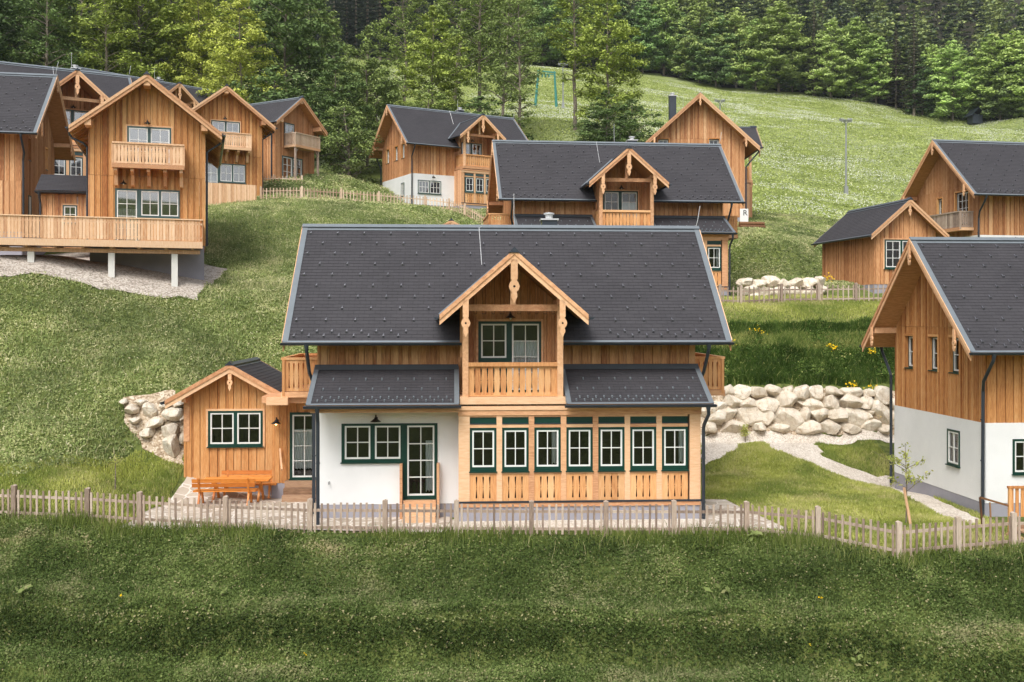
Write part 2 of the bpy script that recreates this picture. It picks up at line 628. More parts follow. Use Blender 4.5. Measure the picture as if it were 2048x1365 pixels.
# flat yard round the front house
for x in (-11.5, -9, -6, -3, 0, 3, 6, 8):
    for y in (31.2, 34, 37, 41):
        if not (x < -10 and y > 35):
            cp(x, y, 0.0)
cp(-8, 40.8, 0.2)
for x in (-13.2, -12.2):
    cp(x, 34.5, 0.5)
    cp(x, 36.2, 0.9)
    cp(x, 37.6, 2.2)
    cp(x, 38.8, 3.35)
cp(-11.7, 38.2, 2.4)
cp(-11, 42.3, 3.6)
cp(-8, 44, 4.6)
cp(-2, 45, 5.0)
for q in ((-60, 960, 33), (0, 955, 32.5), (0, 800, 38), (0, 650, 42.6), (0, 562, 44.9), (-60, 555, 44.6), (200, 950, 33.2), (200, 800, 38.5), (200, 655, 43.8),
          (150, 578, 45.9), (260, 594, 46.7), (390, 606, 47.5), (400, 650, 46), (82, 527, 46.8), (233, 557, 47.75), (356, 575, 48.5), (0, 520, 46.2), (-60, 516, 45.8), (150, 541, 47.3), (295, 567, 48.1), (420, 560, 52), (420, 430, 66), (560, 560, 52), (560, 430, 66),
          (600, 690, 45.5), (860, 420, 75), (700, 404, 77), (545, 398, 74), (330, 720, 41.5), (100, 720, 41), (100, 880, 35.5),
          (860, 470, 68), (800, 560, 55)):
    cpp(*q)
for q in ((-28, 50, 8.3), (-40, 50, 8.0), (-28, 58, 9.6), (-18, 56, 9.6), (-40, 62, 10.5), (-21, 74, 14.6), (-25, 80, 15.5), (-14, 87, 17.8), (-17, 92, 18.6),
          (-5, 90, 15.4), (2, 95, 16.2), (-10, 86, 15.2), (0, 82, 15.0), (-32, 66, 13.4), (-28, 72, 13.6), (-38, 94, 19.4), (-31, 102, 20.0), (-60, 60, 10), (-60, 98, 19)):
    cp(*q)
# beside the front house towards the second plot: yard, road, boulder wall, steep bank, back fence
for x in (4, 6.5, 8.6, 10.5, 12.5, 14.5, 17, 20, 24, 30):
    cp(x, 43.8, 0.85 if x < 13 else 0.6)
    cp(x, 45.9, 1.08)
    cp(x, 46.75, 3.12)
    cp(x, 47.2, 3.3)
    cp(x, 48.15, 4.72)
    cp(x, 48.6, 4.95)
    cp(x, 49.3, 5.9)
    cp(x, 52, 6.95)
    cp(x, 55, 7.3)
for q in ((1500, 890, 44), (1600, 930, 40.5), (1700, 965, 39.5), (1780, 975, 41.2), (1700, 1000, 35.2), (1450, 960, 38.6), (1540, 1010, 34)):
    cpp(*q)
for x in (15, 18, 22, 28):
    for y in (33, 38, 42):
        cp(x, y, -0.35)
for x in (-2, 2, 6, 10, 13):
    cp(x, 58, 7.3)
    cp(x, 66, 7.5)
for q in ((14, 70, 11.8), (10, 76, 13.2), (18, 76, 13.2), (14, 82, 14.2), (18, 57, 7.9), (22, 56, 7.9), (19, 64, 8.3), (27, 62, 8.0), (36, 64, 8.0), (34, 72, 8.6), (48, 66, 8.0)):
    cp(*q)
for q in ((1510, 455, 74), (1692, 395, 113), (1555, 552, 58.5), (1550, 490, 67), (1610, 430, 84), (2040, 262, 160), (1450, 183, 235), (1700, 203, 225), (2048, 234, 205),
          (1300, 152, 240), (1280, 252, 140), (1900, 330, 130), (1100, 245, 120), (1070, 212, 150), (1100, 150, 205), (700, 115, 215), (950, 250, 125), (1120, 140, 225)):
    cpp(*q)
for q in ((-60, 122, 26), (-30, 120, 26), (-90, 122, 28), (-15, 120, 24.5), (-60, 160, 38), (-30, 160, 37), (-90, 160, 40), (-100, 215, 56), (-50, 215, 57), (90, 205, 42), (130, 205, 38), (90, 110, 15), (90, 60, 6),
          (-100, 60, 10), (-120, 30, 2), (120, 30, 0)):
    cp(*q)
for x in (-160, -110, -60, -20, 20, 60, 110, 160, 210):
    e = 58 if x < 60 else 58 - (x - 60) * 0.16
    cp(x, 262, e + 14)
    cp(x, 300, e + 36)
    cp(x, 380, e + 84)
    cp(x, 470, e + 130)
_C = np.array(_CP)


def _solve():
    n = len(_C)
    d = np.sqrt(((_C[:, None, :2] - _C[None, :, :2]) ** 2).sum(2) + 0.15)
    Pm = np.c_[np.ones(n), _C[:, :2]]
    A = np.zeros((n + 3, n + 3))
    A[:n, :n] = d - np.eye(n) * 0.02
    A[:n, n:] = Pm
    A[n:, :n] = Pm.T
    return np.linalg.solve(A, np.r_[_C[:, 2], np.zeros(3)])


_W = _solve()


def vnoise(x, y, s, seed=0):
    """cheap smooth value noise"""
    x = np.asarray(x) / s
    y = np.asarray(y) / s
    xi, yi = np.floor(x), np.floor(y)
    fx, fy = x - xi, y - yi
    fx, fy = fx * fx * (3 - 2 * fx), fy * fy * (3 - 2 * fy)
    h = lambda a, b: np.modf(np.abs(np.sin(a * 127.1 + b * 311.7 + seed * 74.7) * 43758.5453))[0]
    return (h(xi, yi) * (1 - fx) + h(xi + 1, yi) * fx) * (1 - fy) + (h(xi, yi + 1) * (1 - fx) + h(xi + 1, yi + 1) * fx) * fy - 0.5


BD = [-1, 0.25, 0.7, 2.15, 2.35, 3.2, 3.4, 3.7, 4.7, 5.2, 6.5, 12, 22, 60, 230, 400]
BZ = [0, 0, -0.15, -1.08, -1.15, -1.26, -1.5, -2.45, -2.58, -3.2, -3.9, -6.0, -8.0, -8.5, 12, 60]  # final rise is an unseen hill behind the camera, added for window reflections


def height_raw(x, y):
    x = np.asarray(x, float)
    y = np.asarray(y, float)
    out = np.full(x.shape, _W[-3]) + _W[-2] * x + _W[-1] * y
    yy = np.maximum(y, np.interp(x, _fx, _fy) - 0.3)
    out = np.full(x.shape, _W[-3]) + _W[-2] * x + _W[-1] * yy
    for (cx, cy, cz), wgt in zip(_C, _W[:-3]):
        out += wgt * np.sqrt((x - cx) ** 2 + (yy - cy) ** 2 + 0.15)
    d = np.interp(x, _fx, _fy) - y
    wob = vnoise(x, x * 0 + 3, 3.1, 5) * 0.22 + vnoise(x, y, .8, 6) * .1
    out += np.interp(d + np.clip(d, 0, 1) * wob, BD, BZ)
    near = np.clip((70 - y) / 30, 0, 1) * np.clip(np.abs(d) / 1.5, 0, 1) * ((d > 0) | (x < -12.5) | (y > 46.8))
    out += near * (vnoise(x, y, 1.7, 1) * 0.22 + vnoise(x, y, 0.7, 2) * 0.12)
    far = np.clip((y - 70) / 40, 0, 1)
    out += far * (vnoise(x, y, 28, 3) * .7 + vnoise(x, y, 9, 4) * 0.15)
    return out


def axis_pts(segs):
    out = []
    for a, b, st in segs:
        out.extend(np.arange(a, b, st))
    out.append(segs[-1][1])
    return np.array(out)


GX = axis_pts([(-420, -120, 20), (-120, -50, 3.5), (-50, -28, 1.2), (-28, 26, 0.3), (26, 50, 1.2), (50, 130, 3.5), (130, 420, 20)])
GY = axis_pts([(-400, -40, 20), (-40, 14, 4.5), (14, 54, 0.3), (54, 80, 0.8), (80, 130, 2), (130, 270, 4), (270, 480, 12)])
_gx, _gy = np.meshgrid(GX, GY)
GZ = height_raw(_gx.ravel(), _gy.ravel()).reshape(_gx.shape)


def H(x, y):
    x = np.clip(np.asarray(x, float), GX[0], GX[-1] - 1e-6)
    y = np.clip(np.asarray(y, float), GY[0], GY[-1] - 1e-6)
    i = np.searchsorted(GX, x, side='right') - 1
    j = np.searchsorted(GY, y, side='right') - 1
    i = np.clip(i, 0, len(GX) - 2)
    j = np.clip(j, 0, len(GY) - 2)
    fx = (x - GX[i]) / (GX[i + 1] - GX[i])
    fy = (y - GY[j]) / (GY[j + 1] - GY[j])
    return (GZ[j, i] * (1 - fx) + GZ[j, i + 1] * fx) * (1 - fy) + (GZ[j + 1, i] * (1 - fx) + GZ[j + 1, i + 1] * fx) * fy


def hit(px, py, d0=20.0, d1=400.0):
    """the point of the terrain seen at a pixel"""
    D = np.arange(d0, d1, 0.1)
    X = (px - 1024.0) * D / F
    Z = ZC + (635.0 - py) * D / F
    below = np.nonzero(H(X, D) >= Z)[0]
    k = below[0] if len(below) else len(D) - 1
    return float(X[k]), float(D[k]), float(H(X[k], D[k]))


nx, ny = len(GX), len(GY)
idx = np.arange(nx * ny).reshape(ny, nx)
quads = np.stack([idx[:-1, :-1], idx[:-1, 1:], idx[1:, 1:], idx[1:, :-1]], -1).reshape(-1, 4)
_qx = _gx.ravel()[quads[:, 0]]
_qy = _gy.ravel()[quads[:, 0]]
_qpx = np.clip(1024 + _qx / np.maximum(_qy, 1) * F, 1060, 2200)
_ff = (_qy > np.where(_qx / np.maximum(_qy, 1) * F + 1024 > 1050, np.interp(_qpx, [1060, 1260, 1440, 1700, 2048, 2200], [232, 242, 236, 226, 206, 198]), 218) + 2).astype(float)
g = np_mesh('ground', np.c_[_gx.ravel(), _gy.ravel(), GZ.ravel()], quads, 4, _ff, 'turf')
g.data.polygons.foreach_set('use_smooth', [True] * len(quads))
tag(g, 'grassy terraced hillside climbing to a wooded slope', None, None, 'structure')

POLYS = []       # paved outlines: no grass grows here


def inside(x, y, poly):
    x = np.asarray(x)
    y = np.asarray(y)
    r = np.zeros(x.shape, bool)
    n = len(poly)
    for k in range(n):
        x1, y1 = poly[k][:2]
        x2, y2 = poly[(k + 1) % n][:2]
        c = ((y1 > y) != (y2 > y)) & (x < (x2 - x1) * (y - y1) / (y2 - y1 + 1e-12) + x1)
        r ^= c
    return r


def sheet(name, poly, mat, label, lift=0.035, step=0.3, jit=0.12, nograss=True):
    """a sheet of paving draped over the terrain"""
    pts = []
    n = len(poly)
    for k in range(n):
        a, b = Vector(poly[k][:2]), Vector(poly[(k + 1) % n][:2])
        m = max(1, int((b - a).length / step))
        for q in range(m):
            p = a.lerp(b, q / m)
            j = jit if q else 0
            pts.append(Vector((p.x + rnd.uniform(-j, j), p.y + rnd.uniform(-j, j))))
    ne = len(pts)
    edges = [(k, (k + 1) % ne) for k in range(ne)]
    xs = [p.x for p in pts]
    ys = [p.y for p in pts]
    gx, gy = np.meshgrid(np.arange(min(xs), max(xs), step), np.arange(min(ys), max(ys), step))
    gx, gy = gx.ravel(), gy.ravel()
    ins = inside(gx, gy, [(p.x, p.y) for p in pts])
    pts += [Vector((float(a), float(b))) for a, b in zip(gx[ins], gy[ins])]
    res = geometry.delaunay_2d_cdt(pts, edges, [], 1, 1e-5)
    v2, fs = res[0], res[2]
    X = np.array([v.x for v in v2])
    Y = np.array([v.y for v in v2])
    Z = H(X, Y) + lift
    me = bpy.data.meshes.new(name)
    me.from_pydata(list(zip(X.tolist(), Y.tolist(), Z.tolist())), [], [tuple(f) for f in fs])
    me.materials.append(M[mat])
    me.polygons.foreach_set('use_smooth', [True] * len(me.polygons))
    o = bpy.data.objects.new(name, me)
    COL.objects.link(o)
    if nograss:
        POLYS.append([(p.x, p.y) for p in pts[:ne]])
    return tag(o, label, None, None, 'structure')


road = [hit(*p) for p in ((1395, 868), (1500, 868), (1640, 868), (1800, 868), (1800, 889), (1630, 889), (1645, 916), (1700, 938), (1785, 955), (1785, 980), (1700, 962),
                          (1610, 925), (1550, 903), (1500, 888), (1468, 905), (1405, 938))]
sheet('gravel_road', road, 'gravel', 'pale gravel road with a branch path below the boulder wall')
sheet('patio', [(-11.6, 29.95), (-9, 29.9), (-5.6, 29.75), (-1.9, 29.7), (-1.9, 32.5), (-6.2, 32.6), (-6.2, 36.6), (-11.4, 36.2)], 'patio', 'flagstone patio before the white wall', 0.03, 0.5, 0.02)
sheet('side_patio', [(5.9, 30.0), (8.15, 30.05), (7.5, 33.5), (7.3, 35), (5.9, 35)], 'patio', 'flagstone patch beside the window bay', 0.03, 0.5, 0.02)
sheet('gravel_strip', [(-1.9, 30.0), (6.0, 30.3), (6.0, 31.7), (-1.9, 31.5)], 'gravel', 'gravel strip along the plinth of the bay', 0.03, 0.4, 0.05)
_gb = [hit(*p) for p in ((-60, 520), (0, 556), (120, 560), (230, 582), (330, 600), (396, 604))]
sheet('gravel_bed', [(-34, 52)] + [(p[0], p[1]) for p in _gb] + [(-15.0, 51.5), (-15, 54), (-34, 60)], 'gravel_g', 'bare gravel slope under the timber deck', 0.05, 0.6, 0.25)


sheet('wall_soil', [(3, 45.75), (20, 45.75), (20, 46.72), (3, 46.72)], 'gravel_d', 'bare soil between the boulders of the wall', 0.05, 0.2, 0.04)
sheet('gravel_strip', [hit(*p) for p in ((1786, 962), (1812, 972), (1880, 1004), (1962, 1042), (1950, 1054), (1880, 1032), (1800, 990), (1780, 978))], 'gravel', 'gravel strip at the foot of the gable wall', 0.03, 0.25, 0.06)
sheet('bare_soil', [hit(*p, 33.0) for p in ((246, 800), (300, 792), (372, 790), (372, 935), (330, 925), (285, 905), (262, 870), (250, 830))], 'gravel_d', 'bare stony soil round the boulder heap', 0.03, 0.35, 0.15)


# ------------------------------------------------------------------ house building blocks
class Fr:
    """a facade frame: u runs to the viewer's right, d outwards, z up"""

    def __init__(s, o, u, n):
        s.o, s.u, s.n = o, u, n

    def mb(s):
        return MB(s.o, s.u, s.n)


def front(y):
    return Fr((0, y, 0), (1, 0, 0), (0, -1, 0))


def rear(y):
    return Fr((0, y, 0), (-1, 0, 0), (0, 1, 0))


def gleft(x):
    return Fr((x, 0, 0), (0, -1, 0), (-1, 0, 0))


def gright(x):
    return Fr((x, 0, 0), (0, 1, 0), (1, 0, 0))


def cuts_of(zlo, zhi, holes, u):
    segs = [(zlo, zhi)]
    for (h0, h1, z0, z1) in holes:
        if h0 - 1e-5 <= u <= h1 + 1e-5:
            new = []
            for a, b in segs:
                if z1 <= a or z0 >= b:
                    new.append((a, b))
                else:
                    if z0 > a:
                        new.append((a, z0))
                    if z1 < b:
                        new.append((z1, b))
            segs = new
    return segs


def board_wall(fr, u0, u1, zlo, ztop, holes, name, mat, parent, style='plank', seam=None):
    """vertical boards, alternately set back, with openings left for the windows"""
    mb = fr.mb()
    edges = set([u0, u1])
    for h in holes:
        for e in h[:2]:
            if u0 < e < u1:
                edges.add(e)
    u = u0
    k = 0
    kinds = {}
    while u < u1:
        wd = (rnd.uniform(0.15, 0.22) if k % 2 else rnd.uniform(0.08, 0.13)) if style == 'plank' else (0.055 if k % 2 else 0.07)
        edges.add(round(u, 4))
        kinds[round(u, 4)] = k
        u += wd
        k += 1
    es = sorted(edges)
    zt = ztop if callable(ztop) else (lambda q: ztop)
    zl = zlo if callable(zlo) else (lambda q: zlo)
    kk = 0
    tone = rnd.random()
    for a, b in zip(es[:-1], es[1:]):
        if round(a, 4) in kinds:
            kk = kinds[round(a, 4)]
            tone = min(1, max(0, rnd.gauss(0.5, 0.22)))
        if b - a < 0.004:
            continue
        if kk % 2 == 0 and b - a > .03:
            g_ = .011 if style == 'plank' else .009
            a, b = a + g_, b - g_
        d = 0.0 if kk % 2 else (-0.034 if style == 'plank' else -0.045)
        m = (a + b) / 2
        za, zb = zt(a + 1e-3), zt(b - 1e-3)
        for (s0, s1) in cuts_of(zl(m), max(za, zb), holes, m):
            top_a, top_b = (za, zb) if s1 >= max(za, zb) - 1e-6 else (s1, s1)
            if min(top_a, top_b) <= s0:
                top_a, top_b = max(top_a, s0 + .001), max(top_b, s0 + .001)
            parts = [(s0, None)]
            if seam and s0 < seam < min(top_a, top_b) - 0.1:
                mb.prism([(a, d, s0), (b, d, s0), (b, d, seam - 0.012), (a, d, seam - 0.012)], (0, -0.07 - d, 0), 0, tone)
                tone2 = min(1, max(0, tone + rnd.uniform(-.3, .3)))
                mb.prism([(a, d, seam), (b, d, seam), (b, d, top_b), (a, d, top_a)], (0, -0.07 - d, 0), 0, tone2)
            else:
                mb.prism([(a, d, s0), (b, d, s0), (b, d, top_b), (a, d, top_a)], (0, -0.07 - d, 0), 0, tone)
    return mb.build(name, mat, parent)


def panel_wall(fr, u0, u1, z0, z1, holes, name, mat, parent, thick=0.06):
    mb = fr.mb()
    us = sorted(set([u0, u1] + [e for h in holes for e in h[:2] if u0 < e < u1]))
    for a, b in zip(us[:-1], us[1:]):
        for s0, s1 in cuts_of(z0, z1, holes, (a + b) / 2):
            mb.box(a, b, -thick, 0, s0, s1, 0, 0.5)
    return mb.build(name, mat, parent)


def window(parent, fr, outers, cas, green='green', proud=0.03, curtains=(), trim='pale', sill=True, name='window', recess=0.0, tilt=False):
    """outers: rects of the painted casing; cas: (u0,u1,z0,z1,nx,nz) sashes; the wall is open behind"""
    mb = fr.mb()
    us = sorted(set(e for o in outers for e in o[:2]) | set(e for c in cas for e in c[:2]))
    zs = sorted(set(e for o in outers for e in o[2:4]) | set(e for c in cas for e in c[2:4]))
    d0, d1 = -0.10 - recess, proud - recess
    for a, b in zip(us[:-1], us[1:]):
        for c, d in zip(zs[:-1], zs[1:]):
            m, n = (a + b) / 2, (c + d) / 2
            if not any(o[0] < m < o[1] and o[2] < n < o[3] for o in outers):
                continue
            if any(q[0] < m < q[1] and q[2] < n < q[3] for q in cas):
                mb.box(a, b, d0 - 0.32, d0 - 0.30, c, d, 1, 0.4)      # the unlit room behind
                continue
            mb.box(a, b, d0, d1, c, d, 0, 0.5)
    for o in outers:
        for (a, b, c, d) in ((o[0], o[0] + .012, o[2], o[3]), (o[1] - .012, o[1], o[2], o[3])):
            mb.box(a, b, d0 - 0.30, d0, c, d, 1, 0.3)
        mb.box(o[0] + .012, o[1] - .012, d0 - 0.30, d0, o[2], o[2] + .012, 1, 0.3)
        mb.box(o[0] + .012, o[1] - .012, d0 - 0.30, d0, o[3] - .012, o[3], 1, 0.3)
        if sill:
            mb.box(o[0] - 0.03, o[1] + 0.03, max(-0.05, d1 - .08), d1 + 0.055, o[2] - 0.035, o[2] - 0.003, 0, 0.5)
            if recess:
                mb.box(o[0], o[1], d1 - 0.02, 0.03, o[2] - 0.03, o[2] + 0.004, 0, 0.5)
        if recess:
            for (a, b, c, d) in ((o[0], o[0] + .02, o[2], o[3]), (o[1] - .02, o[1], o[2], o[3]), (o[0] + .02, o[1] - .02, o[3] - .02, o[3])):
                mb.box(a, b, d1, 0.015, c, d, 2, rnd.random())
    if trim:
        for o in outers[:1] if len(outers) == 1 else []:
            t = 0.07
            for (a, b, c, d) in ((o[0] - t, o[0] - .002, o[2] - .04, o[3] + t), (o[1] + .002, o[1] + t, o[2] - .04, o[3] + t), (o[0] - .002, o[1] + .002, o[3] + .002, o[3] + t)):
                mb.box(a, b, -0.03, 0.022, c, d, 2, rnd.uniform(.2, .9))
    wo = mb.build(name, [green, 'dark', trim or 'pale'], parent)
    sb, pb = fr.mb(), fr.mb()
    fw, mw = 0.05, 0.028
    e0, e1 = d0 + 0.03, d1 - 0.012
    for (a, b, c, d, kx, kz) in cas:
        sb.box(a, a + fw, e0, e1, c, d)
        sb.box(b - fw, b, e0, e1, c, d)
        sb.box(a + fw, b - fw, e0, e1, c, c + fw)
        sb.box(a + fw, b - fw, e0, e1, d - fw, d)
        for k in range(1, kx):
            u = a + fw + (b - a - 2 * fw) * k / kx
            sb.box(u - mw / 2, u + mw / 2, e0 + .02, e1 - 0.012, c + fw, d - fw)
        for k in range(1, kz):
            z = c + fw + (d - c - 2 * fw) * k / kz
            sb.box(a + fw, b - fw, e0 + .022, e1 - 0.015, z - mw / 2, z + mw / 2)
        pm = (e0 + e1) / 2
        pb.face([pb.P(a + fw - .01, pm, c + fw - .01), pb.P(b - fw + .01, pm, c + fw - .01), pb.P(b - fw + .01, pm, d - fw + .01), pb.P(a + fw - .01, pm, d - fw + .01)], 0, .5)
    sb.build('sash', 'white', wo)
    pb.build('pane', 'glass_sky' if green == 'green_grey' else 'glass', wo)
    for (a, b, c, d) in curtains:
        cb = fr.mb()
        n = max(6, int((b - a) / 0.025))
        dd = d0 + 0.0
        pts = [(a + (b - a) * k / n, dd + 0.018 * math.sin(k * 1.9) - .01) for k in range(n + 1)]
        for k, ((u0, q0), (u1, q1)) in enumerate(zip(pts[:-1], pts[1:])):
            low = c + 0.05 * abs(math.sin(k * 0.8))
            cb.face([cb.P(u0, q0, low), cb.P(u1, q1, low), cb.P(u1, q1, d), cb.P(u0, q0, d)], 0, .5)
        cb.build('curtain', 'curtain', wo)
    return wo


PROF = [(0, 0), (.09, 0), (.105, .020), (.15, .023), (.46, .003), (.475, .003), (.5, .014), (.525, .003), (.54, .003), (.85, .023), (.895, .020), (.91, 0), (1, 0)]


def balusters(mb, u0, u1, z0, z1, d0, d1, bw=0.155, m=0):
    """sawn baluster boards: adjoining edges leave long tapering slots"""
    n = max(1, round((u1 - u0) / bw))
    wd = (u1 - u0) / n
    for k in range(n):
        a, b = u0 + k * wd, u0 + (k + 1) * wd
        li = 0 if k == 0 else 1
        ri = 0 if k == n - 1 else 1
        pts = [(a + .0015 + li * i, d0, z0 + t * (z1 - z0)) for t, i in PROF]
        pts += [(b - .0015 - ri * i, d0, z0 + t * (z1 - z0)) for t, i in reversed(PROF)]
        # split into strips so that the outline stays convex per face
        tone = min(1, max(0, rnd.gauss(.5, .2)))
        for (t0, i0), (t1, i1) in zip(PROF[:-1], PROF[1:]):
            q = [(a + .0015 + li * i0, d1, z0 + t0 * (z1 - z0)), (b - .0015 - ri * i0, d1, z0 + t0 * (z1 - z0)),
                 (b - .0015 - ri * i1, d1, z0 + t1 * (z1 - z0)), (a + .0015 + li * i1, d1, z0 + t1 * (z1 - z0))]
            mb.prism(q, (0, d0 - d1, 0), m, tone)


PEND = [(.085, 0), (.085, -.48), (.055, -.50), (.105, -.57), (.135, -.66), (.105, -.75), (.055, -.80), (.075, -.85), (.078, -.92), (.045, -.97), (.03, -1.02), (.012, -1.06)]


def pendant(parent, mb, u, d, z, s=1.0, name='pendant'):
    """scroll-sawn hanging ornament"""
    for (w0, z0), (w1, z1) in zip(PEND[:-1], PEND[1:]):
        mb.prism([(u - w0 * s, d, z + z0 * s), (u + w0 * s, d, z + z0 * s), (u + w1 * s, d, z + z1 * s), (u - w1 * s, d, z + z1 * s)], (0, -0.07, 0), 0, .6)
    c = [(u + .03 * s * math.cos(k * math.pi / 4), d + .003, z - .66 * s + .03 * s * math.sin(k * math.pi / 4)) for k in range(8)]
    mb.prism(c, (0, -0.02, 0), 1, .2)  # near-black disc painted in place of a shaded hole
    return mb.build(name, ['pale', 'dark'], parent)


def lamp(parent, fr, u, z, d=0.0, lit=False):
    mb = fr.mb()
    mb.tube([(u, d, z + .05), (u, d + .1, z + .16), (u, d + .2, z + .17), (u, d + .26, z + .08)], .016, 6)
    mb.lathe((u, d + .26, z), [(.03, .10), (.05, .06), (.16, -.02), (.165, -.03), (.03, .02)], 14)
    mb.lathe((u, d + .02, z + .05), [(.05, -.04), (.05, .04), (0, .04)], 8)
    o = mb.build('wall_lamp', 'black', parent)
    b = fr.mb()
    b.lathe((u, d + .26, z - .04), [(.0, -.05), (.035, -.02), (.03, .03), (0, .05)], 8)
    b.build('bulb', 'bulb' if lit else 'white', o)
    return o


def gutter(parent, fr_o, A, B, a0, a1, b, z, name='gutter'):
    """half-round gutter along A at offset b"""
    mb = MB(fr_o, A, B)
    n = 7
    for r, fl in ((.075, 1), (.065, -1)):
        for k in range(n - 1):
            t0, t1 = math.pi * k / (n - 1), math.pi * (k + 1) / (n - 1)
            p = lambda a, t: mb.P(a, b + r * math.cos(t), z - r * math.sin(t))
            mb.face([p(a0, t0), p(a1, t0), p(a1, t1), p(a0, t1)], 0, .5)
    mb.tube([(a0, b + .072, z), (a1, b + .072, z)], .014, 5)
    mb.tube([(a0, b - .072, z), (a1, b - .072, z)], .014, 5)
    for a in (a0, a1):
        mb.prism([(a, b + .075 * math.cos(math.pi * k / 6), z - .075 * math.sin(math.pi * k / 6)) for k in range(7)], (.005 if a == a0 else -.005, 0, 0), 0, .5)
    return mb.build(name, 'gutter', parent)


def downpipe(parent, pts, name='downpipe', r=.056):
    mb = MB()
    mb.tube(pts, r, 8)
    a = Vector(pts[0])
    mb.tube([a + Vector((0, 0, .02)), a - Vector((0, 0, .16))], [.085, .05], 8)
    z = pts[-1][2] + .5
    while z < pts[-2][2] - .2:
        mb.tube([(pts[-1][0], pts[-1][1], z), (pts[-1][0], pts[-1][1], z + .04)], r + .012, 8)
        z += 1.35
    return mb.build(name, 'gutter', parent)


def slope_face(mb, O, A, S, N, ranges, s0, s1, step=0.16, m=0, lift=.010, c0=0):
    """shingle courses; ranges(s) -> list of (a0,a1)"""
    n = max(1, round((s1 - s0) / step))
    st = (s1 - s0) / n
    O, A, S, N = Vector(O), Vector(A), Vector(S), Vector(N)
    for k in range(n):
        a, b = s0 + k * st, s0 + (k + 1) * st
        tone = (c0 + k + 0.5) / 400.0
        for (l0, h0), (l1, h1) in zip(ranges(a + 1e-4, (a + b) / 2), ranges(b - 1e-4, (a + b) / 2)):
            p = [O + A * l0 + S * a + N * lift, O + A * h0 + S * a + N * lift, O + A * h1 + S * b + N * .001, O + A * l1 + S * b + N * .001]
            mb.face(p, m, tone)
            mb.face([O + A * l0 + S * a - N * .004, O + A * h0 + S * a - N * .004, p[1], p[0]], m, tone)


